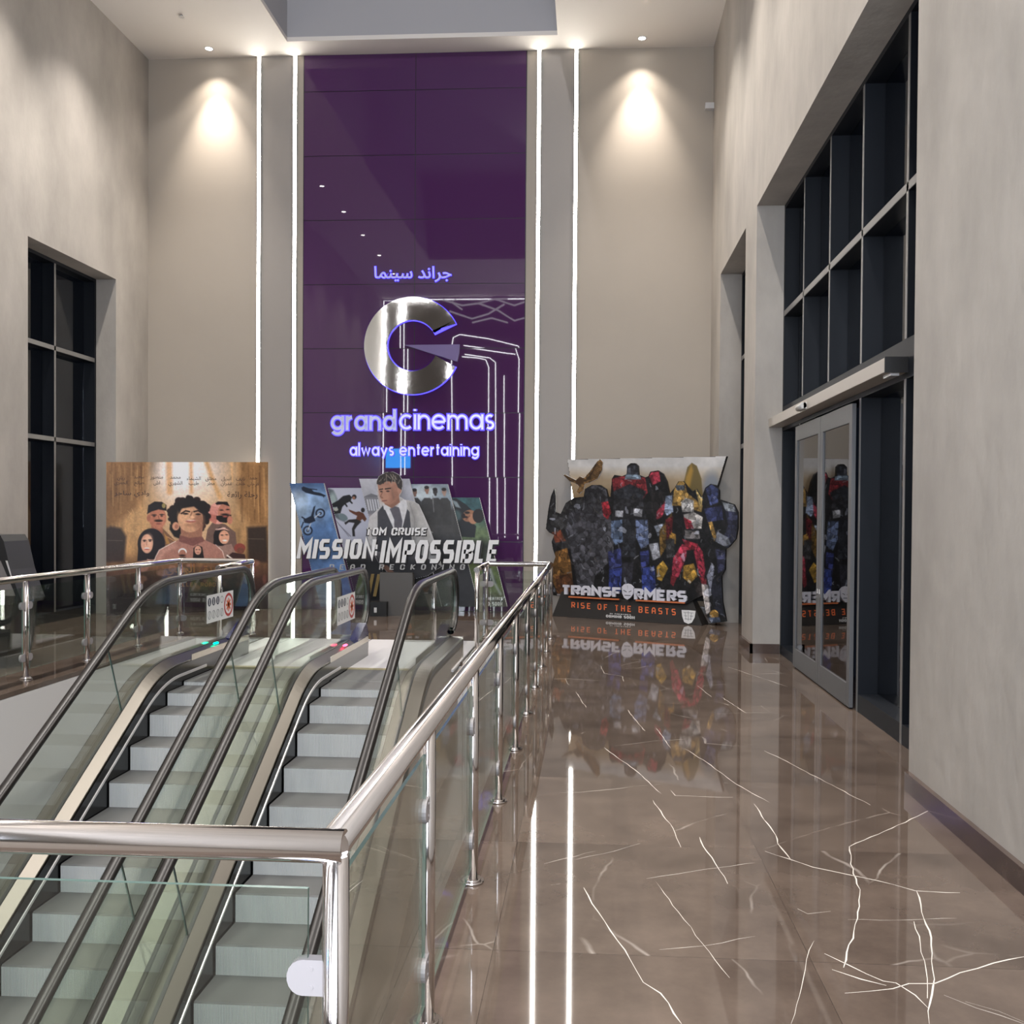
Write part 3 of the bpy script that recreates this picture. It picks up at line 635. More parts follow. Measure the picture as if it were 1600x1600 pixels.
# ------------------------------------------------------------------ escalators
T30 = math.tan(math.radians(30)); YBEND = 9.76
def bend(y, c, R=1.6):
    """height of a line that is c on the landing and runs down at 30 degrees before it"""
    h = R*math.tan(math.radians(15)); t = y-YBEND
    a, b = -h*math.cos(math.radians(30)), h
    if t >= b: return c
    if t <= a: return c+t*T30
    # arc tangent to both
    return c - (R - math.sqrt(max(0, R*R-(b-t)**2)))
def ypath(y0, y1, extra=()):
    ys = set([y0, y1]) | {YBEND-.5+i*.07 for i in range(16)} | set(extra)
    return sorted(y for y in ys if y0 <= y <= y1)
YE = 12.28                                          # deck end on the landing
YLOW = .55
def escalator(cx, label, phase, indicator, ind_side, seed):
    E = thing('escalator', label, 'escalator', (cx, 6.0, LOW))
    P = lambda o: keep(o, E)
    ys = ypath(YLOW, YE)
    for s in (-1, 1):
        X = lambda d: cx + s*d
        # glass panels with upright-to-slope joints
        top = lambda y: bend(y, 1.075, 2.0); bot = lambda y: bend(y, .25)
        cuts = [8.99-2.13*k for k in range(5)]
        edges = [12.34] + cuts
        for i, (b, a) in enumerate(zip(edges, edges[1:])):
            def line(yc, first):
                # joint square to the slope: from the top edge to the bottom edge
                return [(yc-.13, top(yc-.13)), (yc+.14, bot(yc+.14))]
            pts_t = [y for y in ypath(a-.13, b-.13)]; pts_b = [y for y in ypath(a+.14, b+.14)]
            if i == 0:
                arcp = [(12.34+.36*math.sin(math.radians(q)), .715+.36*math.cos(math.radians(q))) for q in range(0, 181, 15)]
                poly = [(y, top(y)) for y in ypath(a-.125, 12.3)] + arcp + [(12.3, .26)] + [(y, bot(y)) for y in reversed(ypath(a+.145, 12.28))]
            else:
                poly = [(y, top(y)) for y in ypath(a-.125, b-.137)] + [(y, bot(y)) for y in reversed(ypath(a+.145, b+.133))]
            m = MB(); m.prism(poly, 0, X(.605)-.005, X(.605)+.005, 0, 1); P(m.build('glass_panel', [g_rail, g_edge]))
            if i < len(edges)-2 or True:
                m = MB(); m.prism([(a-.135, top(a-.135)), (a-.128, top(a-.128)), (a+.142, bot(a+.142)), (a+.135, bot(a+.135))], 0, X(.605)-.0055, X(.605)+.0055); P(m.build('joint', seam))
        # moving handrail
        pth = [(X(.605), y, bend(y, 1.13, 2.0)) for y in ypath(YLOW, 12.36)]
        pth += [(X(.605), 12.36+.40*math.sin(math.radians(q)), .73+.40*math.cos(math.radians(q))) for q in range(12, 181, 12)]
        pth += [(X(.605), 12.28, .325)]
        m = MB(); prof = [(-.049, -.012), (-.042, .014), (-.02, .025), (.02, .025), (.042, .014), (.049, -.012), (.038, -.026), (-.038, -.026)]
        vs_ = []; n = len(prof)
        for i, p in enumerate(pth):
            a = Vector(pth[min(i+1, len(pth)-1)]) - Vector(pth[max(i-1, 0)]); a.normalize(); up = Vector((0, -a.z, a.y))
            vs_ += [(p[0]+dx, p[1]+up.y*dz, p[2]+up.z*dz) for dx, dz in prof]
        m.add(vs_, [(i*n+j, i*n+(j+1) % n, (i+1)*n+(j+1) % n, (i+1)*n+j) for i in range(len(pth)-1) for j in range(n)], 0, True)
        P(m.build('handrail', rubber))
        m = MB(); prof2 = [(-.022, -.052), (-.022, -.026), (.022, -.026), (.022, -.052)]
        vs_ = []; n = 4
        for i, p in enumerate(pth[:-1]):
            a = Vector(pth[min(i+1, len(pth)-1)]) - Vector(pth[max(i-1, 0)]); a.normalize(); up = Vector((0, -a.z, a.y))
            vs_ += [(p[0]+dx, p[1]+up.y*dz, p[2]+up.z*dz) for dx, dz in prof2]
        m.add(vs_, [(i*n+j, i*n+(j+1) % n, (i+1)*n+(j+1) % n, (i+1)*n+j) for i in range(len(pth)-2) for j in range(n)], 0, False)
        P(m.build('handrail_guide', guide_m))
        # inner deck: sloped profile between the skirt and the glass
        pr = [(s*.588, .272), (s*.588, .15), (s*.490, .15), (s*.490, .192), (s*.496, .202)]
        m = MB(); n = len(pr); vs_ = [(cx+dx, y, bend(y, dz)) for y in ys for dx, dz in pr]
        m.add(vs_, [(i*n+j, i*n+(j+1) % n, (i+1)*n+(j+1) % n, (i+1)*n+j) for i in range(len(ys)-1) for j in range(n)])
        m.add(vs_[-n:], [tuple(range(n))]); P(m.build('inner_deck', steel_deck))
        # glass clamp gasket
        m = MB(); pr = [(s*.588, .278), (s*.588, .20), (s*.622, .20), (s*.622, .278)]; n = 4; vs_ = [(cx+dx, y, bend(y, dz)) for y in ys for dx, dz in pr]
        m.add(vs_, [(i*n+j, i*n+(j+1) % n, (i+1)*n+(j+1) % n, (i+1)*n+j) for i in range(len(ys)-1) for j in range(n)]); P(m.build('gasket', seam))
        # outer deck
        w = .775 if not (s == (1 if cx < -3.2 else -1)) else .80
        m = MB(); pr = [(s*.622, .276), (s*(w-.02), .262), (s*w, .245), (s*w, .19), (s*.622, .19)]; n = len(pr); vs_ = [(cx+dx, y, bend(y, dz)) for y in ys for dx, dz in pr]
        m.add(vs_, [(i*n+j, i*n+(j+1) % n, (i+1)*n+(j+1) % n, (i+1)*n+j) for i in range(len(ys)-1) for j in range(n)]); m.add(vs_[-n:], [tuple(range(n))]); P(m.build('outer_deck', steel_deck))
        # bright trim and dark skirt beside the steps
        m = MB(); pr = [(s*.470, .058), (s*.470, .085), (s*.486, .092), (s*.486, .058)]; n = 4; y2 = ypath(YLOW, 10.9); vs_ = [(cx+dx, y, bend(y, dz)) for y in y2 for dx, dz in pr]
        m.add(vs_, [(i*n+j, i*n+(j+1) % n, (i+1)*n+(j+1) % n, (i+1)*n+j) for i in range(len(y2)-1) for j in range(n)]); m.add(vs_[-n:], [tuple(range(n))]); P(m.build('skirt_trim', alu))
        m = MB(); vs_ = [(X(.478), y, bend(y, dz)) for y in ys for dz in (.19, -.42)]
        m.add(vs_, [(2*i, 2*i+1, 2*i+3, 2*i+2) for i in range(len(ys)-1)]); P(m.build('skirt_panel', black))
        # cladding on the outside
        m = MB(); ds = [(.19, -1.15)]; vs_ = [(X(w-.012), y, max(LOW, bend(y, dz))) for y in ys for dz in (.2, -1.2)]
        m.add(vs_, [(2*i, 2*i+1, 2*i+3, 2*i+2) for i in range(len(ys)-1)])
        P(m.build('side_cladding', cladding))
        # sloped end cap of the deck
        m = MB(); m.prism([(11.55, .285), (12.28, .285), (12.28, .0), (12.24, -.0), (12.20, .27)], 0, X(.49), X(.76)) if False else None
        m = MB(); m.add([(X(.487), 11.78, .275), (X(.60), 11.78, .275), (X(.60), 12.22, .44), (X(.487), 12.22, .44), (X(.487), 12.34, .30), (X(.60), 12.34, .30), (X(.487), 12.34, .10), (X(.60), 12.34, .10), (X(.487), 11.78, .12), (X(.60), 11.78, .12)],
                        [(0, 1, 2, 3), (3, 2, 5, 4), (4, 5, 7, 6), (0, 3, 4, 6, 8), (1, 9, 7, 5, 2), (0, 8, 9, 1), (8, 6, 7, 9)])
        P(m.build('newel_cap', mat('newel_cap_reflection', (.055, .06, .26), .12)))  # blue reflection of the sign painted into the cap colour
        m = MB(); m.box((min(X(.487), X(w)), 12.26, .0), (max(X(.487), X(w)), 12.31, .275)); P(m.build('newel_end', steel_br))
        m = MB(); m.box((min(X(.480), X(.487)), 10.5, .0), (max(X(.480), X(.487)), 12.3, .26)); P(m.build('landing_skirt', steel_br))
        m = MB(); m.box((min(X(.4795), X(.48)), 11.55, .16), (max(X(.4795), X(.48)), 11.68, .19)); P(m.build('rating_plate', alu))
    # steps
    y = phase
    while y < 11.0: y += .41
    y -= .41
    cnt = 0
    while y > YLOW+.3:
        z = bend(y, 0, 1.9); zl = bend(y-.41, 0, 1.9)
        m = MB(); x0, x1 = cx-.466, cx+.466; yb = min(y+.42, 11.24)
        m.add([(x0, y, z-.012), (x1, y, z-.012), (x1, y, zl-.02), (x0, y, zl-.02), (x0, y+.012, z), (x1, y+.012, z)], [(0, 1, 2, 3)], 0)
        m.add([(x0, y, z-.012), (x1, y, z-.012), (x1, y+.012, z), (x0, y+.012, z), (x0, yb, z), (x1, yb, z), (x0, yb, z-.06), (x1, yb, z-.06), (x0, y, zl-.02), (x1, y, zl-.02)],
              [(0, 1, 2, 3), (3, 2, 5, 4), (4, 5, 7, 6), (6, 7, 9, 8), (0, 3, 4, 6, 8), (1, 9, 7, 5, 2)], 1)
        st = m.build('step', [step_riser, step_tread]); st.location = (0, 0, 0)
        for v in st.data.vertices: v.co.x -= cx     # ribs counted from the step's middle
        st.location.x = cx; bpy.context.view_layer.update(); P(st)
        y -= .41; cnt += 1
    # landing plate and comb
    m = MB(); m.box((cx-.79, 11.30, -.025), (cx+.79, 13.85, .004)); P(m.build('landing_plate', plate_m))
    m = MB(); m.box((cx-.474, 11.20, -.02), (cx+.474, 11.30, .008)); P(m.build('comb', mat('comb_yellow', (.62, .58, .45), .45, .4)))
    # truss under the steps
    m = MB(); vs_ = []
    yy = ypath(YLOW, 11.9)
    for yv in yy:
        for dx, dz in ((-.75, -.5), (.75, -.5), (.75, -1.18), (-.75, -1.18)): vs_.append((cx+dx, yv, max(LOW+.0, bend(yv, dz))))
    m.add(vs_, [(i*4+j, i*4+(j+1) % 4, (i+1)*4+(j+1) % 4, (i+1)*4+j) for i in range(len(yy)-1) for j in range(4)]); P(m.build('truss', cladding))
    # running indicator light on the left deck
    m = MB(); m.box((cx-.555, 11.28, bend(11.3, .262)), (cx-.515, 11.38, .282)); bm_ = m.build('indicator', indicator, bevel=.01); P(bm_)
    # safety notice on the left glass
    sg = MB(); xs = cx-.605+.0075; sg.box((xs-.001, 11.20, .52), (xs, 12.05, .86), 0)
    S = P(sg.build('safety_notice', white_card))
    sg = MB(); x = xs+.0012
    def disc(cy, cz, r, mi, hole=0, dx=0):
        a = [(x+dx, cy+r*math.cos(i*math.pi/10), cz+r*math.sin(i*math.pi/10)) for i in range(20)]
        if hole:
            b = [(x+dx, cy+hole*math.cos(i*math.pi/10), cz+hole*math.sin(i*math.pi/10)) for i in range(20)]
            sg.add(a+b, [(i, (i+1) % 20, 20+(i+1) % 20, 20+i) for i in range(20)], mi)
        else: sg.add(a, [tuple(range(20))], mi)
    for i in range(3): disc(11.28+.13*i, .775, .052, 0); sg.add([(x+.0006, 11.27+.13*i, .74), (x+.0006, 11.29+.13*i, .74), (x+.0006, 11.29+.13*i, .81), (x+.0006, 11.27+.13*i, .81)], [(0, 1, 2, 3)], 3)
    disc(11.67, .775, .045, 2, .036)
    for i in range(4): disc(11.28+.13*i, .615, .052, 2, .043); sg.add([(x, 11.26+.13*i, .58), (x, 11.275+.13*i, .58), (x, 11.30+.13*i, .65), (x, 11.285+.13*i, .65)], [(0, 1, 2, 3)], 2)
    disc(11.89, .69, .15, 1, .115)
    for a in (45, -45, 0, 90):
        c_, s_ = math.cos(math.radians(a)), math.sin(math.radians(a)); L_ = .085; w_ = .016
        sg.add([(x, 11.89+c_*L_-s_*w_, .69+s_*L_+c_*w_), (x, 11.89-c_*L_-s_*w_, .69-s_*L_+c_*w_), (x, 11.89-c_*L_+s_*w_, .69-s_*L_-c_*w_), (x, 11.89+c_*L_+s_*w_, .69+s_*L_-c_*w_)], [(0, 1, 2, 3)], 4)
    pi_ = sg.build('pictogram', [mat('notice_blue', (.06, .12, .22), .5), mat('notice_red', (.62, .14, .12), .5), mat('notice_grey', (.4, .42, .42), .5), white_card, mat('notice_orange', (.75, .34, .16), .5)], fix=False); pi_.parent = S; pi_.matrix_parent_inverse = S.matrix_parent_inverse.copy(); pi_.matrix_parent_inverse = Matrix()
    return E
escalator(-4.02, 'brushed steel escalator with a green indicator light, beside the white void wall', 9.03, green_l, 0, 1)
escalator(-2.42, 'brushed steel escalator with a red indicator light, nearest the marble walkway', 8.83, red_l, 0, 2)

# ------------------------------------------------------------------ guard railings
RH = 1.12
def post(parent, x, y, clamp_dirs, r=.031, zt=RH-.02):
    m = MB(); m.tube([(x, y, 0.012), (x, y, zt)], r, 16); p = m.build('post', steel); keep(p, parent)
    m = MB(); m.tube([(x, y, 0), (x, y, .012)], .062, 20); m.tube([(x, y, .012), (x, y, .022)], .048, 20); b = m.build('base_flange', steel); b.parent = p
    for dx, dy in clamp_dirs:                      # D-shaped glass clamps
        for z in (.235, .815):
            m = MB(); L = .075; w = .042
            t = Vector((dx, dy, 0)); nrm = Vector((-dy, dx, 0)); c = Vector((x, y, z)) + t*(r*.8)
            poly = [(0, -w), (L-w*.6, -w)] + [(L-w*.6+w*.9*math.sin(math.radians(a)), -w*math.cos(math.radians(a))) for a in range(20, 180, 20)] + [(L-w*.6, w), (0, w)]
            m.slab([c + t*u + Vector((0, 0, v)) - nrm*.014 for u, v in poly], nrm*.028)
            for v in (-.022, .022): m.tube([c + t*.03 + Vector((0, 0, v)) - nrm*.0165, c + t*.03 + Vector((0, 0, v)) + nrm*.0165], .006, 8)
            k = m.build('glass_clamp', clamp_m); k.parent = p
    return p
def panel(parent, a, b, gap=.065, z0=.10, z1=1.02):
    a, b = Vector((*a, 0)), Vector((*b, 0)); t = (b-a).normalized(); nrm = Vector((-t.y, t.x, 0))
    A, B = a+t*gap, b-t*gap; h = .006
    m = MB(); v = [A-nrm*h, B-nrm*h, B+nrm*h, A+nrm*h]
    vs_ = [p+Vector((0, 0, z0)) for p in v] + [p+Vector((0, 0, z1)) for p in v]
    m.add(vs_, [(0, 1, 5, 4), (2, 3, 7, 6)], 0); m.add(vs_, [(4, 5, 6, 7), (0, 3, 2, 1), (1, 2, 6, 5), (3, 0, 4, 7)], 1)
    keep(m.build('glass_panel', [g_rail, g_edge]), parent)
def run(name, label, pts, posts, closed_ends=True, rr=.039, skip_first=False, skip_last=False):
    root = thing(name, label, 'railing', (pts[0][0], pts[0][1], 0))
    m = MB(); path = []
    P = [Vector((*p, RH)) for p in pts]
    for i, p in enumerate(P):                      # short radius at each corner
        if 0 < i < len(P)-1:
            a, b = (P[i-1]-p).normalized(), (P[i+1]-p).normalized()
            if a.dot(b) > -.98:
                for k in range(5):
                    u = k/4; path.append((p+a*.05)*(1-u)**2 + p*2*u*(1-u) + (p+b*.05)*u**2)
                continue
        path.append(p)
    m.tube(path, rr, 20); keep(m.build('handrail', steel), root)
    for i, p in enumerate(posts):
        dirs = []
        for j in (i-1, i+1):
            if 0 <= j < len(posts):
                d = Vector((posts[j][0]-p[0], posts[j][1]-p[1])); d.normalize(); dirs.append((d.x, d.y))
        if (i == 0 and skip_first) or (i == len(posts)-1 and skip_last): continue
        post(root, p[0], p[1], dirs)
    for p, q in zip(posts, posts[1:]): panel(root, p, q)
    return root
XRAIL, XRL, YF = -.594, -6.28, 2.17
right_posts = [(XRAIL, y) for y in (2.17, 3.47, 4.83, 6.19, 7.57, 8.93, 10.28, 11.65, 12.94, 14.22)] + [(-1.56, 14.22), (-1.52, 12.72)]
run('guard_railing', 'polished steel and glass railing along the open marble walkway right of the escalators', [(XRAIL, YF), (XRAIL, 14.22), (-1.56, 14.22), (-1.52, 12.66)], right_posts, skip_first=True)
fp = [(-.585, YF)] + [(-.585-1.39*k, YF) for k in range(1, 4)] + [(-6.2, YF)]
run('guard_railing', 'nearest steel and glass railing crossing the front of the escalator well', [(-.565, YF), (-6.28, YF)], fp)
left_posts = [(XRL, y) for y in (8.95, 10.22, 11.52, 12.86, 14.2)] + [(-5.15, 14.2), (-4.98, 12.5)]
run('guard_railing', 'steel and glass railing along the far left edge of the escalator well', [(XRL, 7.6), (XRL, 14.2), (-5.15, 14.2), (-4.96, 12.4)], left_posts)

# ------------------------------------------------------------------ printed standees
def print_material():
    m = bpy.data.materials.new('printed_card'); m.use_nodes = True; nt = m.node_tree; b = nt.nodes['Principled BSDF']
    a = nt.nodes.new('ShaderNodeAttribute'); a.attribute_name = 'ink'; nt.links.new(a.outputs['Color'], b.inputs['Base Color'])
    b.inputs['Roughness'].default_value = .42; b.inputs['Specular IOR Level'].default_value = .35; return m
printed = print_material()
class Paint:
    """ink laid on a fine grid of points over a flat sheet"""
    def __init__(s, x0, y0, x1, y1, step=.9, base=(.5, .5, .5), org=(0, 0, 1)):
        s.nx, s.ny = int((x1-x0)/step)+1, int((y1-y0)/step)+1
        s.gx, s.gy = np.meshgrid(np.linspace(x0, x1, s.nx), np.linspace(y0, y1, s.ny)); s.o = org
        s.X, s.Y = (s.gx-org[0])/org[2], (s.gy-org[1])/org[2]; s.px = step/org[2]
        s.img = np.ones((s.ny, s.nx, 3))*np.array(base)
    def put(s, m, c, a=1.0):
        m = np.clip(m, 0, 1)[..., None]*a; s.img = s.img*(1-m)+np.array(c)*m
    def ell(s, cx, cy, rx, ry, c, rot=0, soft=None, a=1.0):
        soft = soft or s.px*1.2; r = math.radians(rot); dx, dy = s.X-cx, s.Y-cy
        u = (dx*math.cos(r)+dy*math.sin(r))/rx; v = (-dx*math.sin(r)+dy*math.cos(r))/ry
        s.put(.5-(np.sqrt(u*u+v*v)-1)*min(rx, ry)/soft, c, a)
    def sdf(s, pts):
        ins = np.zeros(s.X.shape, bool); d = np.full(s.X.shape, 1e9); n = len(pts)
        for i in range(n):
            (xa, ya), (xb, yb) = pts[i], pts[(i+1) % n]
            if ya != yb: ins ^= ((ya > s.Y) != (yb > s.Y)) & (s.X < (xb-xa)*(s.Y-ya)/(yb-ya)+xa)
            ex, ey = xb-xa, yb-ya; t = np.clip(((s.X-xa)*ex+(s.Y-ya)*ey)/max(1e-9, ex*ex+ey*ey), 0, 1)
            d = np.minimum(d, np.hypot(s.X-xa-t*ex, s.Y-ya-t*ey))
        return np.where(ins, -d, d)
    def poly(s, pts, c, soft=None, a=1.0): s.put(.5-s.sdf(pts)/(soft or s.px*1.2), c, a)
    def line(s, pts, w, c, soft=None, a=1.0):
        d = np.full(s.X.shape, 1e9)
        for (xa, ya), (xb, yb) in zip(pts, pts[1:]):
            ex, ey = xb-xa, yb-ya; t = np.clip(((s.X-xa)*ex+(s.Y-ya)*ey)/max(1e-9, ex*ex+ey*ey), 0, 1)
            d = np.minimum(d, np.hypot(s.X-xa-t*ex, s.Y-ya-t*ey))
        s.put(.5-(d-w/2)/(soft or s.px*1.2), c, a)
    def noise(s, scale, amt, sx=1, sy=1, mask=None):
        tot = np.zeros(s.X.shape)
        for o in range(4):
            f = 2**o/scale; gx, gy = s.X*f*sx, s.Y*f*sy; gx = gx-gx.min(); gy = gy-gy.min()
            T = rng.random((int(gy.max())+3, int(gx.max())+3)); ix, iy = gx.astype(int), gy.astype(int); fx, fy = gx-ix, gy-iy
            fx = fx*fx*(3-2*fx); fy = fy*fy*(3-2*fy)
            tot += ((T[iy, ix]*(1-fx)+T[iy, ix+1]*fx)*(1-fy)+(T[iy+1, ix]*(1-fx)+T[iy+1, ix+1]*fx)*fy-.5)/(1.7**o)
        k = 1+amt*tot*(1 if mask is None else np.clip(mask, 0, 1)); s.img = s.img*k[..., None]
    def facets(s, n, mask, amt=.6, edge=.6, hl=.08):
        """machined plates: angular cells with dark gaps and glints inside a mask"""
        x0, x1, y0, y1 = s.X.min(), s.X.max(), s.Y.min(), s.Y.max()
        P = np.stack([rng.uniform(x0, x1, n), rng.uniform(y0, y1, n)], 1); d1 = np.full(s.X.shape, 1e9); d2 = d1.copy(); idx = np.zeros(s.X.shape, int)
        for i, (a, b) in enumerate(P):
            d = np.abs(s.X-a)*.9+np.abs(s.Y-b)*.75+np.hypot(s.X-a, s.Y-b)*.5
            c = d < d1; d2 = np.where(c, d1, np.minimum(d2, d)); idx = np.where(c, i, idx); d1 = np.where(c, d, d1)
        k = 1+amt*(rng.random(n)-.42)*1.6; g = rng.random(n)
        sh = k[idx]*(1+.35*((s.Y-P[idx, 1])*-.05*np.sign(g[idx]-.3)).clip(-1, 1)); e = np.clip((d2-d1)/(s.px*1.6), 0, 1)
        sh *= (1-edge)+edge*e; m = np.clip(mask, 0, 1)[..., None]
        s.img = s.img*(1-m)+np.clip(s.img*sh[..., None], 0, 1)*m
        glint = (g[idx] > 1-hl) & (e > .6); s.put(np.where(glint, .55, 0)*m[..., 0], (.72, .74, .80))
    def sheet(s, name, plane, parent, keep_poly=None, push=.002):
        P = []
        o = Vector((0, 0, EYE))
        d = np.array(_f)[None]+np.array(_r)[None]*((s.gx.ravel()-CX)/F_PX)[:, None]-np.array(_u)[None]*((s.gy.ravel()-CY)/F_PX)[:, None]
        n = np.array(plane.n); t = (np.array(plane.p-o)@n)/(d@n); V = np.array(o)[None]+d*t[:, None]+n[None]*push
        V[:, 2] = np.maximum(V[:, 2], .004)
        nx, ny = s.nx, s.ny; i = (np.arange(ny-1)[:, None]*nx+np.arange(nx-1)[None]).ravel(); F = np.stack([i, i+nx, i+nx+1, i+1], 1)
        if keep_poly is not None:
            sd = s.sdf(keep_poly).ravel(); ok = (sd[F] < s.px*.35).all(1); F = F[ok]
            used = np.unique(F); remap = np.full(len(V), -1); remap[used] = np.arange(len(used)); V = V[used]; F = remap[F]; col = s.img.reshape(-1, 3)[used]
        else: col = s.img.reshape(-1, 3)
        me = bpy.data.meshes.new(name); me.vertices.add(len(V)); me.vertices.foreach_set('co', V.ravel())
        me.loops.add(F.size); me.loops.foreach_set('vertex_index', F.ravel().astype(np.int32)); me.polygons.add(len(F)); me.polygons.foreach_set('loop_start', np.arange(0, F.size, 4).astype(np.int32))
        me.update(calc_edges=True); me.validate()
        col = np.clip(col, 0, 1); l_ = np.where(col <= .04045, col/12.92, ((col+.055)/1.055)**2.4)
        at_ = me.color_attributes.new('ink', 'FLOAT_COLOR', 'POINT'); at_.data.foreach_set('color', np.concatenate([l_, np.ones((len(l_), 1))], 1).ravel().astype(np.float32))
        me.materials.append(printed); ob = bpy.data.objects.new(name, me); COL.objects.link(ob); keep(ob, parent); return ob
def board(plane, pxs, thick, name, parent, mats_=None, floor=True):
    P = [plane.hit(*p) for p in pxs]
    for p in P: p.z = max(p.z, .002)
    m = MB(); m.slab(P, plane.n*-thick, 0); return keep(m.build(name, mats_ or white_card), parent)

# --- board with the desert film, leaning across the left corner
PL = Plane((-8.52, 16.42), (-6.2, 17.83))
T = thing('film_board', 'big brown desert film board with a curly-haired boy, standing across the left corner', 'film board', (-7.35, 17.1, 0))
bpx = [(166, 722), (413, 727), (419, 951), (168, 962)]
board(PL, bpx, .05, 'board', T)
k = .1625; p = Paint(166, 722, 419, 962, .85, (.58, .44, .29), (160, 715, k))
X, Y = p.X, p.Y
p.img[:] = (.55, .40, .24)
p.noise(120, .5, 1.6, .35)
p.ell(860, 240, 330, 520, (.86, .80, .76), soft=330); p.ell(740, 140, 170, 300, (.88, .86, .89), soft=200)
p.ell(620, 620, 420, 300, (.80, .62, .42), soft=330, a=.6); p.ell(1180, 560, 300, 320, (.78, .60, .40), soft=300, a=.5)
for (x, w) in ((640, 60), (850, 34)): p.line([(x, 20), (x+6, 330)], w, (.78, .56, .34), soft=30, a=.8)
p.line([(1000, 40), (1060, 210), (1130, 380)], 42, (.76, .56, .34), soft=30, a=.85)
p.line([(1240, 30), (1250, 230)], 16, (.80, .62, .40), soft=14, a=.7)
p.poly([(20, 20), (440, 20), (410, 300), (330, 480), (120, 640), (20, 660)], (.46, .31, .17), soft=60, a=.75)
p.poly([(1330, 40), (1560, 50), (1580, 660), (1420, 650), (1300, 420)], (.48, .33, .18), soft=60, a=.7)
for i in range(30):
    x = rng.uniform(30, 420); p.line([(x, rng.uniform(30, 200)), (x+rng.uniform(-14, 14), rng.uniform(260, 560))], rng.uniform(4, 12), (.72, .55, .33) if i % 2 else (.32, .2, .1), soft=12, a=.45)
for i in range(20):
    x = rng.uniform(1330, 1560); p.line([(x, rng.uniform(60, 300)), (x+rng.uniform(-14, 14), rng.uniform(300, 640))], rng.uniform(4, 12), (.74, .55, .33) if i % 2 else (.34, .22, .12), soft=12, a=.45)
p.poly([(20, 690), (80, 660), (180, 680), (230, 760), (210, 1000), (20, 1010)], (.17, .13, .12), soft=30, a=.92)
p.poly([(1390, 670), (1580, 660), (1590, 1010), (1400, 1000)], (.16, .12, .10), soft=30, a=.92)
p.put(np.clip((Y-900)/260, 0, 1), (.24, .145, .12), .93); p.put(np.clip((Y-1130)/200, 0, 1), (.17, .115, .12), .95)
for (x, y) in ((45, 795), (1400, 780)): p.line([(x, y), (x+150, y+4)], 5, (.45, .40, .36), a=.6)
for i in range(26):
    x, y = rng.uniform(240, 420), rng.uniform(520, 760); p.line([(x, y), (x+rng.uniform(-40, 60), y-rng.uniform(-20, 50))], 5, (.85, .68, .45), soft=6, a=.5)
dk, sk = (.11, .08, .085), (.74, .53, .40)
# soldier with a beret
p.poly([(480, 690), (560, 660), (640, 740), (700, 800), (690, 1000), (420, 1000), (430, 760)], (.45, .31, .22)); p.poly([(470, 560), (575, 560), (580, 720), (530, 770), (470, 690)], (.60, .36, .27))
p.ell(530, 580, 84, 102, (.66, .40, .30)); p.ell(560, 590, 45, 80, (.74, .47, .36), soft=40, a=.7); p.ell(445, 580, 18, 34, (.60, .36, .27))
p.poly([(430, 545), (440, 460), (500, 422), (570, 425), (615, 455), (616, 512), (540, 498), (470, 520)], dk); p.ell(590, 462, 18, 24, (.55, .48, .28))
p.ell(540, 607, 40, 13, (.17, .1, .08)); p.ell(497, 552, 24, 6, dk); p.ell(570, 548, 22, 6, dk); p.ell(498, 565, 12, 6, (.2, .12, .1)); p.ell(570, 562, 12, 6, (.2, .12, .1)); p.line([(538, 560), (546, 592)], 8, (.55, .32, .24), soft=8); p.ell(540, 636, 24, 6, (.48, .22, .2))
p.poly([(590, 720), (620, 760), (650, 830), (615, 830)], (.62, .44, .22)); p.line([(620, 760), (690, 800)], 6, (.75, .55, .35))
# woman with a headscarf
p.poly([(370, 930), (560, 900), (600, 1010), (330, 1020)], (.66, .50, .44)); p.ell(470, 830, 132, 150, (.11, .085, .10)); p.poly([(345, 830), (335, 1000), (430, 985), (400, 800)], (.11, .085, .10)); p.poly([(540, 800), (600, 880), (560, 960), (480, 980), (470, 850)], (.115, .09, .105))
p.ell(428, 828, 58, 92, (.80, .58, .47)); p.ell(450, 800, 34, 60, (.86, .66, .54), soft=30, a=.7); p.ell(405, 795, 16, 6, dk); p.ell(460, 792, 18, 6, dk); p.ell(404, 806, 10, 5, (.2, .12, .12)); p.ell(458, 804, 11, 5, (.2, .12, .12)); p.line([(428, 800), (424, 842)], 6, (.66, .42, .34), soft=6); p.ell(428, 872, 24, 8, (.92, .85, .82)); p.ell(428, 882, 24, 6, (.66, .3, .28))
# man with a pink head cloth
p.poly([(1010, 690), (1060, 620), (1180, 640), (1280, 720), (1300, 900), (980, 860)], (.40, .30, .26)); p.ell(1110, 535, 92, 105, (.80, .55, .49)); p.poly([(1030, 540), (1120, 560), (1090, 640), (1020, 600)], (.70, .42, .36))
for i in range(14): p.line([(1040+i*6, 460+i*2), (1025+i*5, 600)], 4, (.62, .30, .26), a=.4)
p.ell(1172, 530, 62, 88, (.68, .42, .33)); p.poly([(1095, 560), (1240, 550), (1235, 600), (1190, 628), (1130, 620), (1095, 590)], (.10, .07, .07)); p.ell(1180, 566, 24, 8, (.58, .28, .24)); p.ell(1145, 505, 18, 6, dk); p.ell(1205, 500, 16, 6, dk); p.ell(1178, 545, 36, 8, dk)
p.poly([(1085, 440), (1110, 422), (1200, 425), (1225, 470), (1160, 448), (1100, 455)], (.09, .06, .06)); p.ell(1225, 600, 26, 40, (.68, .42, .33))
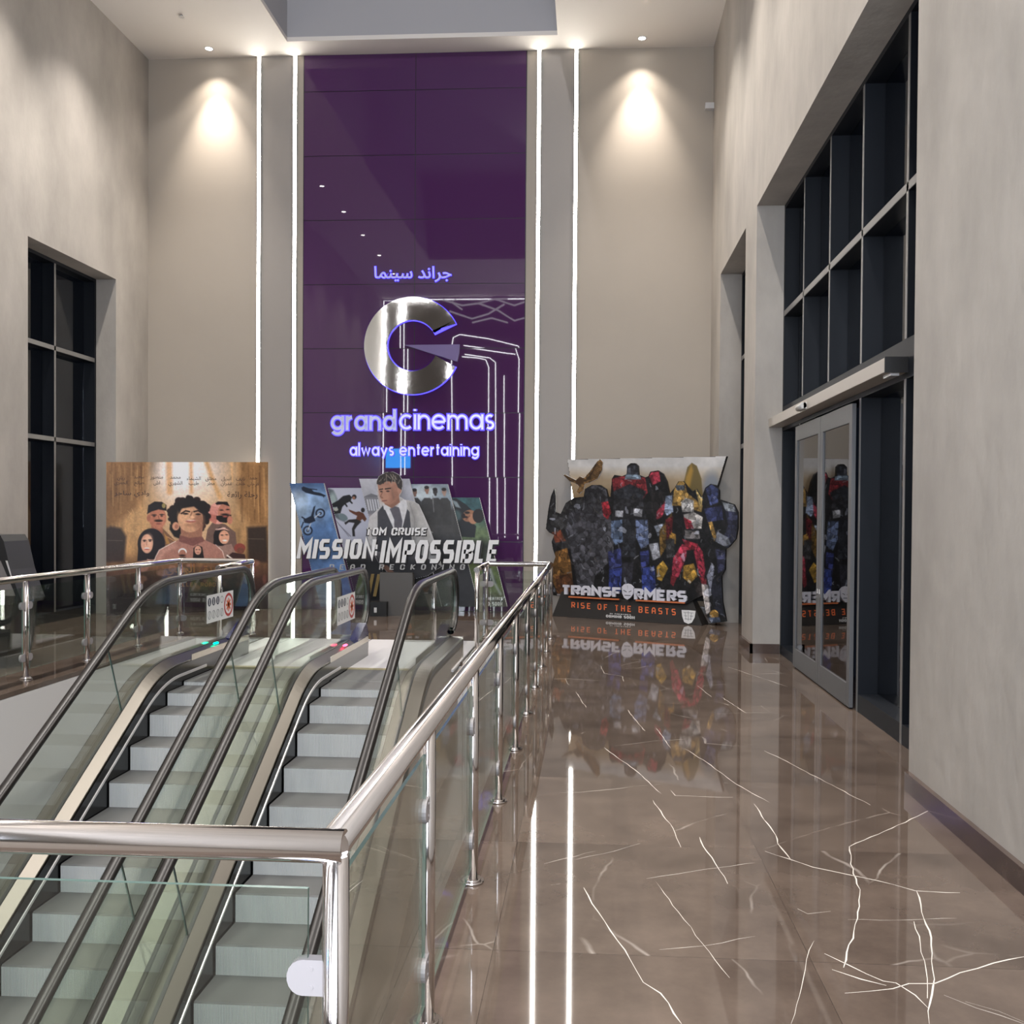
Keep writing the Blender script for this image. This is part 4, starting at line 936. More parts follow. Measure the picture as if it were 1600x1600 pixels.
# girl with a headband
p.poly([(1120, 850), (1240, 830), (1310, 980), (1100, 1010)], (.55, .42, .37)); p.ell(1140, 760, 72, 90, dk); p.poly([(1075, 760), (1110, 860), (1066, 830)], dk); p.ell(1170, 765, 50, 66, (.80, .57, .45)); p.ell(1150, 745, 12, 5, dk); p.ell(1195, 742, 12, 5, dk); p.ell(1176, 797, 22, 8, (.9, .82, .78)); p.poly([(1090, 700), (1160, 668), (1225, 700), (1160, 690)], (.80, .62, .55))
p.line([(1090, 690), (1180, 675)], 8, (.80, .65, .60))
# boy looking up, in the middle
p.poly([(495, 1015), (510, 960), (545, 890), (700, 810), (755, 770), (960, 780), (1090, 840), (1160, 910), (1185, 1010)], (.62, .42, .36)); p.poly([(545, 895), (700, 812), (720, 860), (600, 920), (560, 1000), (500, 1000)], (.72, .52, .45), soft=30, a=.7)
p.line([(497, 1005), (512, 955), (548, 888), (700, 806)], 7, (.93, .85, .80), a=.8); p.line([(1090, 838), (1155, 900), (1182, 1000)], 7, (.93, .85, .80), a=.7)
for i in range(60):
    a = rng.uniform(0, 2*math.pi); r_ = rng.uniform(.78, 1.06); p.ell(835+185*r_*math.cos(a), 555+160*r_*math.sin(a), rng.uniform(22, 40), rng.uniform(20, 36), (.10+rng.uniform(0, .05), .075, .07), soft=8)
p.ell(835, 545, 185, 150, (.105, .08, .075)); p.poly([(650, 640), (760, 700), (740, 780), (690, 760), (645, 690)], (.10, .08, .075), soft=14)
p.poly([(748, 640), (965, 640), (955, 810), (860, 838), (760, 800)], (.58, .39, .30)); p.poly([(745, 745), (830, 770), (960, 760), (985, 800), (870, 850), (735, 805)], (.46, .28, .25))
p.ell(845, 590, 122, 128, (.75, .55, .41)); p.ell(800, 560, 70, 80, (.82, .62, .46), soft=50, a=.8); p.ell(930, 610, 50, 90, (.56, .37, .28), soft=45, a=.8); p.ell(705, 660, 34, 40, (.74, .52, .40)); p.ell(712, 662, 18, 22, (.6, .38, .3))
p.poly([(740, 540), (760, 490), (880, 470), (990, 560), (985, 500), (900, 430), (780, 430), (720, 480)], (.105, .08, .075), soft=14)
p.line([(758, 538), (800, 512), (838, 520)], 14, (.14, .09, .08)); p.line([(880, 520), (920, 510), (955, 530)], 14, (.14, .09, .08)); p.ell(800, 540, 26, 9, (.16, .1, .09)); p.ell(920, 545, 24, 9, (.16, .1, .09))
p.line([(862, 520), (842, 575), (880, 588)], 12, (.55, .35, .26), soft=10); p.ell(862, 574, 24, 14, (.84, .63, .48), soft=12); p.ell(850, 612, 50, 13, (.62, .34, .29)); p.ell(850, 604, 36, 5, (.84, .72, .66)); p.ell(850, 650, 60, 16, (.66, .46, .34), soft=16)
# small figures on the shirt
p.ell(770, 905, 40, 34, (.88, .86, .84)); p.ell(770, 925, 34, 40, (.62, .40, .32)); p.ell(768, 940, 30, 9, (.15, .1, .1)); p.poly([(730, 1000), (745, 955), (800, 955), (815, 1000)], (.16, .1, .09))
p.poly([(870, 980), (875, 870), (915, 838), (960, 860), (980, 980)], (.13, .09, .09)); p.ell(918, 890, 32, 44, (.78, .56, .46)); p.ell(905, 885, 7, 4, dk); p.ell(932, 885, 7, 4, dk); p.ell(918, 912, 12, 4, (.6, .3, .28))
p.poly([(1190, 960), (1250, 910), (1370, 930), (1380, 1000), (1210, 1000)], (.22, .13, .12)); p.ell(1320, 870, 55, 46, (.50, .22, .18)); p.ell(1328, 895, 36, 30, (.42, .24, .18)); p.line([(1200, 940), (1270, 990)], 14, (.85, .8, .76))
# herd and rocks below
for i in range(40): p.ell(rng.uniform(200, 1560), rng.uniform(1000, 1260), rng.uniform(15, 60), rng.uniform(15, 45), [(.42, .24, .2), (.5, .33, .26), (.28, .17, .15), (.6, .42, .36)][i % 4], soft=14, a=.7)
p.put(np.clip((Y-1250)/60, 0, 1), (.155, .105, .115), .9)
p.noise(14, .10)
lum = p.img.mean(2, keepdims=True); p.img = np.clip((lum+(p.img-lum)*.88)*1.22, 0, 1)
p.sheet('print', PL, T)
def pz(zx, zy): return PL.hit(160+zx*k, 715+zy*k)
ink = mat('dark_ink', (.24, .15, .11), .5); gold = mat('gold_ink', (.60, .40, .22), .45)
m = MB(); o_ = PL.n*.004
for w, (xa, ya, xb, yb) in (('وادي ساحر', (112, 318, 450, 385)), ('رحلة رائعة', (1200, 325, 1490, 398))):
    flat_letters(m, text_mesh_polys(arabic(w), .006), [pz(xa, ya), pz(xb, ya), pz(xb, yb), pz(xa, yb)], o_)
for i, (a, b, xm_) in enumerate((('ريان', 'الحمري', 178), ('سعيد', 'صالح', 352), ('منصور', 'اش', 522), ('محمد', 'الشهري', 702), ('الشيماء', 'طيب', 878), ('مطلق', 'مطر', 1042), ('اسيل', 'عمران', 1192), ('نايف', 'خلف', 1328), ('حمد', 'فرحان', 1450))):
    for w, y0 in ((a, 176), (b, 222)):
        pl = text_mesh_polys(arabic(w), .004); lo, hi = bounds(pl); wd = (hi[0]-lo[0])*46; hh = (hi[1]-lo[1])*46
        flat_letters(m, pl, [pz(xm_-wd/2, y0+i*1.5), pz(xm_+wd/2, y0+i*1.5), pz(xm_+wd/2, y0+i*1.5+hh), pz(xm_-wd/2, y0+i*1.5+hh)], o_)
keep(m.build('cast_lettering', ink, fix=False), T)
m = MB(); flat_letters(m, text_mesh_polys(arabic('طريق الوادي'), .02), [pz(600, 1020), pz(1180, 1016), pz(1180, 1150), pz(600, 1155)], o_)
flat_letters(m, upper_text('VALLEY ROAD', .75, .2, .2), [pz(690, 1200), pz(1090, 1200), pz(1090, 1245), pz(690, 1245)], o_)
keep(m.build('title_lettering', gold, fix=False), T)

# --- stepped cut-out standee with slanted panels
PM = Plane((-6.0, 17.35), (-1.2, 17.35))
TM = thing('film_standee', 'grey action film standee of slanted photo panels, standing under the purple glass', 'standee', (-3.4, 17.3, 0))
SL = .255
def slant(x0, x1, yt, yb, sl=SL): return [(x0, yt), (x1, yt), (x1+(yb-yt)*sl, yb), (x0+(yb-yt)*sl, yb)]
def mpanel(name, poly, plane, paint, thick=.06):
    board(plane, poly, thick, 'panel_board', TM)
    xs, ys = [q[0] for q in poly], [q[1] for q in poly]
    pp = Paint(min(xs), min(ys), max(xs), max(ys), .85, (.5, .5, .5)); paint(pp); pp.sheet('panel_print', plane, TM, poly)
YBm = 948
def artA(p):
    p.put(np.ones(p.X.shape), (.33, .45, .62)); p.put(np.clip((p.Y-850)/80, 0, 1), (.40, .54, .76)); p.ell(466, 780, 14, 16, (.78, .82, .88), soft=14, a=.8); p.ell(488, 788, 30, 26, (.58, .68, .80), soft=24, a=.7); p.ell(470, 800, 12, 24, (.66, .74, .82), soft=16, a=.6); p.put(np.clip((772-p.Y)/25, 0, 1), (.25, .36, .53), .8)
    p.noise(16, .35)
    d = (.10, .13, .20)
    p.poly([(471, 762), (474, 760), (486, 764), (490, 768), (500, 770), (509, 774), (508, 776), (490, 773), (478, 770), (472, 766)], d); p.line([(484, 764), (495, 765)], 1.6, d); p.line([(503, 772), (506, 777)], 1.2, d)
    for (cx_, cy_, r_) in ((500.5, 802, 7.6), (481, 829, 7.6)): p.ell(cx_, cy_, r_, r_, d); p.ell(cx_, cy_, r_*.68, r_*.68, (.50, .60, .74)); p.ell(cx_, cy_, r_*.3, r_*.3, d)
    p.line([(500, 802), (488, 812), (481, 829)], 1.6, (.75, .78, .82)); p.poly([(474, 812), (486, 806), (490, 792), (493, 790), (490, 806), (493, 814), (484, 818), (476, 817)], d); p.line([(472, 808), (478, 812)], 2, d); p.line([(474, 816), (471, 824)], 2, d)
def artB(p):
    p.put(np.ones(p.X.shape), (.72, .73, .79)); p.put(np.clip((p.Y-815)/60, 0, 1), (.62, .62, .68)); p.put(np.clip((p.Y-855)/25, 0, 1), (.10, .10, .11))
    p.poly([(511, 762), (521, 766), (527, 780), (524, 800), (534, 806), (540, 816), (530, 812), (520, 806)], (.30, .34, .36), soft=3, a=.9); p.ell(520, 784, 6, 14, (.60, .66, .66), soft=4); p.ell(536, 808, 8, 5, (.42, .48, .50), rot=30)
    p.line([(530, 820), (548, 838)], 1, (.4, .4, .44)); p.line([(524, 812), (545, 838)], 1, (.45, .45, .5))
    d = (.07, .07, .08)
    p.poly([(528, 782), (536, 775), (546, 773), (550, 777), (548, 783), (540, 787), (535, 792), (532, 802), (520, 803), (521, 796), (527, 796), (527, 792), (517, 793), (517, 788)], d); p.ell(553.5, 776.5, 3.6, 3.8, d); p.ell(552.8, 778, 2.2, 2.4, (.6, .42, .34)); p.line([(546, 782), (550, 786)], 2.4, d); p.line([(538, 785), (542, 791)], 2.4, d); p.ell(525, 796, 3.5, 2.6, (.66, .66, .62))
    b_ = (.36, .20, .12)
    p.poly([(545, 796), (556, 800), (561, 799), (568, 802), (573, 811), (570, 815), (566, 811), (561, 816), (556, 812), (558, 806), (552, 803), (546, 799)], b_); p.ell(567, 797, 3, 3.6, (.12, .09, .08))
    p.poly([(556, 811), (565, 815), (558, 822), (554, 828), (555, 838), (551, 838), (550, 826), (554, 817), (545, 816), (540, 820), (538, 817), (545, 812)], (.12, .10, .10))
def artC(p):
    p.put(np.ones(p.X.shape), (.70, .70, .73)); p.put(np.clip((p.Y-770)/40, 0, 1), (.62, .62, .64)); p.put(np.clip((p.Y-860)/15, 0, 1), (.08, .08, .085)); p.noise(14, .15)
    p.poly([(568, 778), (575, 775), (594, 778), (604, 800), (580, 806), (571, 800)], (.50, .50, .52)); p.poly([(566, 777), (580, 771), (598, 777)], (.44, .44, .46))
    for i in range(6): p.line([(574+i*4, 781), (577+i*4, 797)], 2, (.82, .82, .84))
    p.poly([(570, 806), (600, 800), (606, 850), (585, 850)], (.66, .62, .64), soft=5)
def artD(p):
    p.put(np.ones(p.X.shape), (.55, .60, .64)); p.ell(662, 770, 20, 12, (.74, .78, .80), soft=10); p.put(np.clip((p.Y-786)/12, 0, 1), (.27, .265, .26)); p.put(np.clip((p.Y-830)/20, 0, 1), (.16, .16, .17))
    for (x, y, c) in ((648, 769, (.50, .38, .33)), (667, 765, (.60, .45, .38)), (680, 768, (.2, .18, .18)), (694, 768, (.66, .54, .48))):
        p.poly([(x-9, 820), (x-9, 784), (x-4, 778), (x+5, 778), (x+10, 784), (x+12, 820)], (.24, .235, .23)); p.ell(x, y, 3.6, 4.8, c); p.ell(x-.4, y-3.4, 3.7, 2.6, (.12, .1, .1)); p.ell(x+.5, y+5, 2, 2, c)
    p.line([(676, 775), (678, 800)], 1.2, (.5, .5, .5)); p.line([(668, 828), (676, 832)], 1.2, (.6, .6, .6)); p.noise(9, .2)
def artE(p):
    p.put(np.ones(p.X.shape), (.22, .36, .38)); p.put(np.clip((p.Y-800)/30, 0, 1), (.40, .47, .33)); p.put(np.clip((p.Y-838)/14, 0, 1), (.20, .22, .19)); p.put(np.clip((p.Y-872)/12, 0, 1), (.36, .42, .25)); p.put(np.clip((p.Y-915)/25, 0, 1), (.35, .34, .33)); p.noise(7, .3)
    p.poly([(700, 782), (712, 778), (728, 788), (738, 798), (736, 815), (744, 822), (742, 840), (708, 838), (704, 800)], (.13, .14, .15)); p.ell(712, 806, 9, 9, (.34, .44, .44), soft=5, a=.8); p.poly([(704, 780), (714, 784), (720, 794), (712, 792)], (.55, .60, .62), soft=2)
    p.ell(733, 806, 11, 9, (.62, .44, .33), rot=-20); p.ell(739, 811, 7, 8, (.72, .52, .40), rot=-20); p.ell(747.5, 806, 9, 11, (.13, .11, .10)); p.ell(730, 801, 4, 2, (.12, .1, .1)); p.ell(728, 808, 3, 1.6, (.12, .1, .1)); p.line([(734, 806), (728, 812)], 1.2, (.4, .24, .2)); p.ell(724, 806, 3, 4, (.14, .1, .09))
    p.poly([(752, 884), (766, 886), (776, 912), (760, 918)], (.20, .22, .25), soft=2); p.line([(766, 890), (772, 910), (782, 928)], 4, (.62, .64, .62), soft=3)
for (nm, a, b, yt, dy, art) in (('E', 704, 749, 777.5, .34, artE), ('D', 641, 699.5, 756.5, .24, artD), ('C', 561, 639, 748, .14, artC), ('B', 512, 565, 762.5, .20, artB), ('A', 452, 506, 755, .10, artA)):
    mpanel(nm, slant(a, b, yt, YBm), PM.off(-dy), art)
# the central cut-out figure: man in a white shirt and grey waistcoat
PMF = PM.off(.12)
fig = [(588, 752), (592, 744), (602, 738), (614, 737), (624, 742), (629, 752), (628, 768), (624, 776), (632, 781), (645, 783), (654, 788), (662, 805), (672, 828), (684, 862), (690, 885), (668, 900), (640, 906), (612, 902), (592, 880), (576, 850), (574, 830), (577, 808), (586, 800), (594, 792), (590, 775)]
board(PMF, fig, .04, 'figure_board', TM)
p = Paint(570, 735, 693, 908, .8, (.75, .74, .74))
p.put(np.clip((p.Y-850)/30, 0, 1), (.14, .13, .14))
p.poly([(624, 776), (645, 783), (654, 788), (690, 885), (650, 862), (630, 800)], (.70, .69, .68)); p.poly([(641, 786), (650, 800), (655, 830), (648, 850), (640, 830)], (.56, .55, .54), soft=6, a=.6)
p.poly([(598, 790), (604, 788), (625, 828), (624, 862), (584, 862), (586, 830), (590, 800)], (.25, .25, .27)); p.poly([(632, 790), (640, 800), (645, 862), (622, 862), (626, 826)], (.25, .25, .27)); p.poly([(576, 808), (590, 796), (590, 832), (584, 862), (577, 840)], (.76, .75, .75)); p.poly([(598, 788), (612, 795), (634, 784), (636, 796), (628, 828), (616, 828)], (.83, .83, .84))
p.poly([(609, 795), (617, 791), (624, 793), (629, 815), (627, 832), (616, 832), (616, 812)], (.36, .35, .38)); p.poly([(598, 786), (610, 790), (608, 800), (600, 796)], (.85, .85, .86)); p.poly([(622, 786), (634, 778), (637, 792), (624, 795)], (.85, .85, .86))
p.poly([(602, 775), (623, 772), (625, 785), (612, 794), (601, 788)], (.58, .42, .35)); p.poly([(590, 757), (600, 750), (620, 752), (626, 768), (621, 780), (610, 789), (600, 786), (594, 778), (592, 770)], (.67, .49, .41)); p.ell(600, 772, 8, 12, (.74, .56, .47), soft=8, a=.7); p.ell(616, 774, 6, 12, (.58, .41, .34), soft=8, a=.7)
p.ell(624, 766, 3.4, 5.5, (.70, .52, .44)); p.line([(593, 765), (598, 764)], 1.8, (.16, .12, .1)); p.line([(602, 764), (610, 763)], 2, (.16, .12, .1)); p.ell(596, 768, 2, 1.1, (.15, .12, .12)); p.ell(606, 767.5, 2.6, 1.1, (.15, .12, .12)); p.line([(598, 768), (594.5, 776), (598, 778)], 1.3, (.52, .36, .3)); p.line([(597, 783), (604, 782)], 1.5, (.45, .27, .25)); p.line([(612, 762), (615, 780)], 3, (.46, .36, .31), soft=3, a=.5)
p.poly([(588, 756), (590, 745), (600, 738), (614, 736), (625, 742), (630, 754), (628, 766), (622, 762), (618, 753), (604, 752), (594, 758)], (.22, .19, .17))
for i in range(22): a = rng.uniform(590, 626); p.line([(a, rng.uniform(740, 750)), (a+rng.uniform(-5, 7), rng.uniform(746, 756))], 1.1, (.58, .54, .49) if i % 2 else (.1, .09, .08), a=.8)
p.line([(640, 786), (648, 812), (646, 850)], 1, (.5, .5, .5), a=.7); p.poly([(595, 880), (606, 884), (622, 900), (612, 902), (600, 896)], (.45, .32, .26)); p.noise(6, .1)
p.sheet('figure_print', PMF, TM, fig)
m = MB()
b0, b1 = PM.off(.05).hit(598, 905), PM.off(.05).hit(640, 905)
m.box((b0.x, 17.05, 0), (b1.x+.1, 17.28, .78)); keep(m.build('support_box', mat('grey_card', (.33, .32, .31), .5)), TM)
m = MB(); q0, q1 = PM.hit(574, 930), PM.hit(612, 930); m.box((q0.x-.2, 16.9, 0), (q1.x, 17.3, .26)); keep(m.build('base_box', black_card), TM)
m = MB(); v = PM.off(.46).hit(586, 940); m.box((v.x-.02, 16.893, .07), (v.x+.03, 16.899, .16)); keep(m.build('base_mark', white_card), TM)
m = MB(); q0, q1 = PM.off(.3).hit(585, 905), PM.off(.3).hit(600, 930)
for a in (0, .12): m.slab([PM.off(.2).hit(*c) for c in ((580+a*80, 897), (585+a*80, 897), (578+a*80, 932), (573+a*80, 932))], PM.n*-.02)
keep(m.build('gold_strip', mat('gold_card', (.48, .40, .22), .4, .3)), TM)
# raised title letters
PT = PM.off(.26); tl = mat('title_white', (.90, .90, .90), .45)
m = MB()
def sheared(l, t, r_, b, sh): return [PT.hit(l+sh, t), PT.hit(r_, t), PT.hit(r_-sh, b), PT.hit(l, b)]
letters(m, upper_text('MISSION', .54, .19, .075), sheared(462, 838.5, 589, 877, 6), -PT.n*.03, 0)
letters(m, upper_text('IMPOSSIBLE', .54, .19, .075), sheared(592.5, 839.5, 780, 880, 6), -PT.n*.03, 0)
letters(m, upper_text(':', .3, .19, 0), sheared(585.5, 851, 590, 868, 1.5), -PT.n*.02, 0)
letters(m, upper_text('TOM CRUISE', .62, .2, .1), sheared(572, 823, 667, 836.5, 2), -PT.n*.02, 0)
keep(m.build('title_lettering', tl), TM)
m = MB(); PS = PM.off(.215); sd = PM.n*-.01      # larger dark letters standing in for the shadow of the raised title
def shq(l, t, r_, b, sh): return [PS.hit(l+sh-.8, t+.2), PS.hit(r_+1.6, t+.2), PS.hit(r_-sh+1.6, b+1.6), PS.hit(l-.8, b+1.6)]
letters(m, upper_text('MISSION', .54, .23, .035), shq(462, 838.5, 589, 877, 6), sd); letters(m, upper_text('IMPOSSIBLE', .54, .23, .035), shq(592.5, 839.5, 780, 880, 6), sd); letters(m, upper_text('TOM CRUISE', .62, .28, .02), shq(572, 823, 667, 836.5, 2), sd)
keep(m.build('title_shadow', mat('title_shadow_grey', (.16, .16, .17), .6)), TM)
m = MB(); g2 = mat('subtitle_grey', (.68, .68, .68), .45); letters(m, upper_text('DEAD RECKONING', .6, .16, .75), sheared(514, 881, 727, 891, 1.5), -PT.n*.02, 0); keep(m.build('subtitle_lettering', g2), TM)
m = MB(); z_ = PM.off(-.34+.006)
for tx, (l, t, r_, b) in (('IN THEATRES', (752, 932.5, 785, 938)), ('COMING SOON', (742, 940, 785, 947))):
    flat_letters(m, upper_text(tx, .6, .2, .2), [z_.hit(l, t), z_.hit(r_, t), z_.hit(r_, b), z_.hit(l, b)], (0, 0, 0))
keep(m.build('release_lettering', tl, fix=False), TM)

# --- machine film standee by the right wall
PB = Plane((-.75, 17.42), (1.88, 16.22))           # front edge of the plinth
T3 = thing('film_standee', 'dark machine film standee with silver and orange letters, by the right wall', 'standee', (.6, 16.9, 0))
# back board with pale desert sky
PK = Plane((-.75, 17.9), (2.35, 16.4))
bk = [(886.5, 718), (1135, 713), (1112, 790), (1108, 940), (905, 930), (899, 800)]
board(PK, bk, .09, 'back_board', T3, black_card)
p = Paint(886, 712, 1136, 940, 1.0, (.78, .77, .76))
p.put(np.clip((p.Y-728)/22, 0, 1), (.68, .60, .49)); p.put(np.clip((p.Y-755)/30, 0, 1), (.52, .42, .30)); p.put(np.clip((p.Y-800)/40, 0, 1), (.10, .09, .09)); p.noise(20, .12)
p.ell(1112, 760, 14, 22, (.48, .52, .58), soft=10, a=.8); p.poly([(1062, 800), (1068, 755), (1074, 730), (1081, 723), (1089, 728), (1096, 748), (1100, 800)], (.44, .38, .24)); p.poly([(1066, 790), (1072, 745), (1080, 726), (1083, 735), (1076, 770), (1074, 800)], (.66, .52, .25), soft=4)
p.sheet('back_print', PK, T3, bk)
# figure cut-out: generic clustered machine shapes
PF = Plane((-.75, 17.6), (2.45, 16.05))
fg = [(853, 826), (857, 795), (861, 775), (866, 763), (868, 776), (868, 800), (876, 803), (884, 786), (896, 778), (912, 776), (914, 764), (924, 758), (938, 758), (947, 764), (950, 776), (954, 776), (956, 748), (960, 742), (972, 744), (979, 741), (980, 728), (985, 724), (993, 724), (997, 728), (998, 742), (1008, 746), (1013, 744), (1016, 737), (1028, 735), (1036, 740), (1042, 752), (1046, 772), (1054, 762), (1060, 752), (1068, 752), (1074, 760), (1082, 768), (1088, 764), (1096, 778), (1102, 762), (1110, 756), (1119, 758), (1124, 766), (1124, 780), (1136, 784), (1147, 788), (1153, 800), (1153, 826), (1150, 842), (1140, 854), (1134, 858), (1133, 890), (1127, 900), (1129, 940), (1135, 971), (1112, 974), (1104, 962), (1098, 930), (1070, 944), (900, 934), (864, 930), (862, 905), (860, 893), (868, 870), (864, 858), (862, 846), (866, 836), (858, 832)]
board(PF, fg, .05, 'figure_board', T3, black_card)
p = Paint(852, 722, 1155, 976, .85, (.09, .09, .10))
R = []
def reg(pts, c, soft=1.5): p.poly(pts, c, soft)
reg([(853, 826), (866, 763), (868, 800), (884, 786), (912, 776), (930, 800), (912, 850), (880, 860), (862, 846)], (.20, .20, .21)); reg([(862, 832), (876, 828), (884, 845), (868, 848)], (.55, .24, .14))
reg([(858, 893), (868, 862), (886, 856), (892, 880), (896, 920), (872, 928), (862, 905)], (.56, .36, .13)); reg([(868, 900), (892, 896), (900, 930), (870, 930)], (.36, .20, .09))
reg([(884, 830), (890, 800), (912, 786), (914, 764), (930, 757), (948, 765), (952, 800), (962, 840), (950, 880), (930, 900), (925, 930), (905, 930), (896, 880)], (.26, .26, .29)); reg([(915, 775), (930, 760), (946, 768), (946, 800), (932, 806), (918, 798)], (.20, .20, .22))
reg([(940, 785), (950, 783), (955, 800), (950, 812), (943, 806)], (.62, .10, .15))
reg([(956, 748), (972, 744), (1008, 746), (1012, 770), (1004, 780), (960, 778)], (.53, .12, .15)); reg([(958, 768), (984, 756), (1010, 768), (1004, 780), (960, 780)], (.15, .16, .19)); reg([(979, 741), (980, 728), (997, 727), (998, 742)], (.22, .23, .27)); reg([(978, 741), (1000, 742), (1002, 749), (976, 749)], (.46, .55, .64))
reg([(960, 780), (1004, 780), (1010, 815), (956, 812)], (.16, .16, .18)); reg([(962, 798), (974, 798), (973, 808), (961, 807)], (.70, .71, .75)); reg([(990, 794), (1004, 796), (1003, 808), (990, 806)], (.72, .73, .77))
reg([(955, 814), (972, 812), (974, 846), (962, 852), (955, 840)], (.34, .43, .58)); reg([(993, 812), (1012, 812), (1014, 850), (1002, 858), (994, 840)], (.36, .43, .60)); reg([(974, 810), (992, 810), (994, 870), (972, 870)], (.15, .16, .19))
reg([(950, 862), (970, 856), (972, 884), (952, 890)], (.17, .20, .44)); reg([(1000, 862), (1014, 860), (1014, 882), (1002, 888)], (.17, .21, .50)); reg([(952, 890), (972, 886), (970, 925), (951, 922)], (.14, .20, .52)); reg([(1002, 888), (1022, 884), (1026, 928), (1004, 928)], (.15, .22, .55)); reg([(972, 880), (990, 878), (986, 925), (974, 925)], (.16, .16, .20))
reg([(1014, 744), (1018, 738), (1030, 736), (1032, 752), (1020, 758)], (.66, .14, .22)); reg([(1018, 765), (1040, 770), (1044, 800), (1026, 812), (1018, 800)], (.14, .13, .14)); reg([(1026, 800), (1040, 782), (1044, 784), (1034, 808), (1026, 812)], (.72, .16, .25)); reg([(1040, 775), (1050, 774), (1052, 800), (1042, 806), (1038, 798)], (.58, .66, .80)); reg([(1022, 822), (1036, 818), (1040, 828), (1028, 838)], (.55, .60, .68)); reg([(1014, 850), (1028, 848), (1032, 870), (1020, 876)], (.52, .53, .57))
reg([(1030, 40+790), (1050, 800), (1050, 840), (1032, 870)], (.42, .30, .10)); reg([(1054, 762), (1062, 751), (1070, 753), (1074, 770), (1098, 790), (1096, 800), (1060, 790), (1050, 790)], (.70, .52, .20)); reg([(1056, 758), (1070, 758), (1070, 766), (1057, 766)], (.30, .34, .40)); reg([(1044, 830), (1056, 835), (1056, 850), (1046, 850)], (.60, .42, .12)); reg([(1040, 842), (1054, 842), (1054, 870), (1042, 872)], (.25, .25, .26)); reg([(1026, 886), (1036, 876), (1044, 888), (1034, 908), (1027, 905)], (.70, .52, .12)); reg([(1068, 884), (1084, 880), (1090, 900), (1078, 912), (1067, 902)], (.74, .54, .14)); reg([(1104, 808), (1110, 806), (1120, 840), (1116, 846)], (.74, .54, .20)); reg([(1087, 765), (1090, 764), (1098, 780), (1095, 800)], (.72, .6, .32))
reg([(1040, 812), (1052, 806), (1050, 830), (1042, 845)], (.46, .09, .12))
reg([(1064, 784), (1072, 778), (1084, 782), (1084, 800), (1066, 800)], (.70, .69, .68)); reg([(1068, 804), (1084, 800), (1098, 808), (1096, 826), (1072, 826)], (.74, .72, .70)); reg([(1068, 808), (1080, 814), (1084, 826), (1072, 826)], (.66, .10, .18)); reg([(1070, 828), (1092, 830), (1094, 842), (1070, 842)], (.42, .40, .40)); reg([(1066, 842), (1090, 850), (1090, 858), (1074, 860)], (.64, .10, .18))
reg([(1050, 890), (1052, 872), (1066, 850), (1074, 852), (1072, 872), (1060, 902), (1050, 900)], (.72, .15, .25)); reg([(1084, 862), (1090, 850), (1098, 862), (1102, 890), (1100, 906), (1092, 895)], (.70, .13, .23)); reg([(1048, 898), (1058, 902), (1052, 916), (1048, 912)], (.5, .1, .14)); reg([(1092, 900), (1104, 905), (1104, 916), (1098, 916)], (.5, .1, .14)); reg([(1084, 910), (1096, 912), (1110, 958), (1098, 964)], (.20, .17, .17)); reg([(1096, 912), (1106, 914), (1110, 955), (1102, 962)], (.72, .68, .66)); p.ell(1116, 960, 7, 7, (.72, .52, .18)); reg([(1108, 965), (1124, 964), (1126, 972), (1108, 973)], (.30, .36, .48))
reg([(1102, 764), (1112, 757), (1122, 764), (1122, 785), (1110, 790)], (.19, .23, .42)); reg([(1100, 795), (1128, 790), (1130, 812), (1106, 816)], (.18, .21, .40)); reg([(1130, 786), (1148, 790), (1153, 805), (1150, 842), (1136, 856), (1130, 840), (1138, 820)], (.16, .17, .27)); reg([(1128, 784), (1146, 789), (1150, 800), (1134, 798)], (.50, .53, .56)); reg([(1120, 830), (1138, 840), (1142, 850), (1132, 854), (1118, 846)], (.52, .54, .60)); reg([(1118, 858), (1133, 860), (1132, 890), (1122, 896)], (.20, .21, .34)); reg([(1108, 900), (1128, 900), (1130, 965), (1116, 950)], (.11, .12, .17)); reg([(1104, 900), (1112, 880), (1116, 890), (1110, 925)], (.55, .57, .66))
lum = p.img.mean(2, keepdims=True); p.img = (lum+(p.img-lum)*.72)*.95
p.facets(1500, np.clip(.5-p.sdf(fg), 0, 1), .42, .45, .02)
inside = np.clip(.5-p.sdf(fg), 0, 1)
keep_img = p.img.copy()
for i in range(300):
    x, y = rng.uniform(862, 1148), rng.uniform(745, 965); a = rng.uniform(0, math.pi); l_ = rng.uniform(2, 9)
    c = [(.05, .05, .06), (.45, .47, .52), (.07, .07, .08), (.62, .63, .66), (.30, .28, .26)][i % 5]
    p.line([(x, y), (x+l_*math.cos(a)*.6, y+l_*math.sin(a)), (x+l_*math.cos(a)*.6+rng.uniform(-3, 3), y+l_*math.sin(a)+rng.uniform(0, 4))], rng.uniform(.7, 1.6), c, a=.7)
p.noise(5, .35)
p.sheet('figure_print', PF, T3, fg)
# bird cut-out above the left shoulder
bd = [(879, 741), (884, 742), (900, 750), (906, 744), (912, 747), (922, 736), (932, 722), (938, 717), (942, 722), (941, 735), (934, 748), (922, 754), (914, 756), (912, 766), (905, 772), (900, 768), (905, 760), (900, 756), (890, 752)]
PBd = PF.off(.08); board(PBd, bd, .02, 'bird_board', T3)
p = Paint(878, 715, 944, 774, .7, (.42, .32, .20)); p.noise(4, .8)
for i in range(9): p.line([(934+i*.6, 718+i*3), (924-i*1.2, 740+i*1.5)], 1, (.16, .11, .07), a=.7)
for i in range(6): p.line([(880+i*4, 741+i*1.4), (890+i*3, 752)], 1, (.15, .1, .06), a=.7)
p.ell(906, 752, 6, 5, (.26, .18, .11), soft=3); p.sheet('bird_print', PBd, T3, bd)
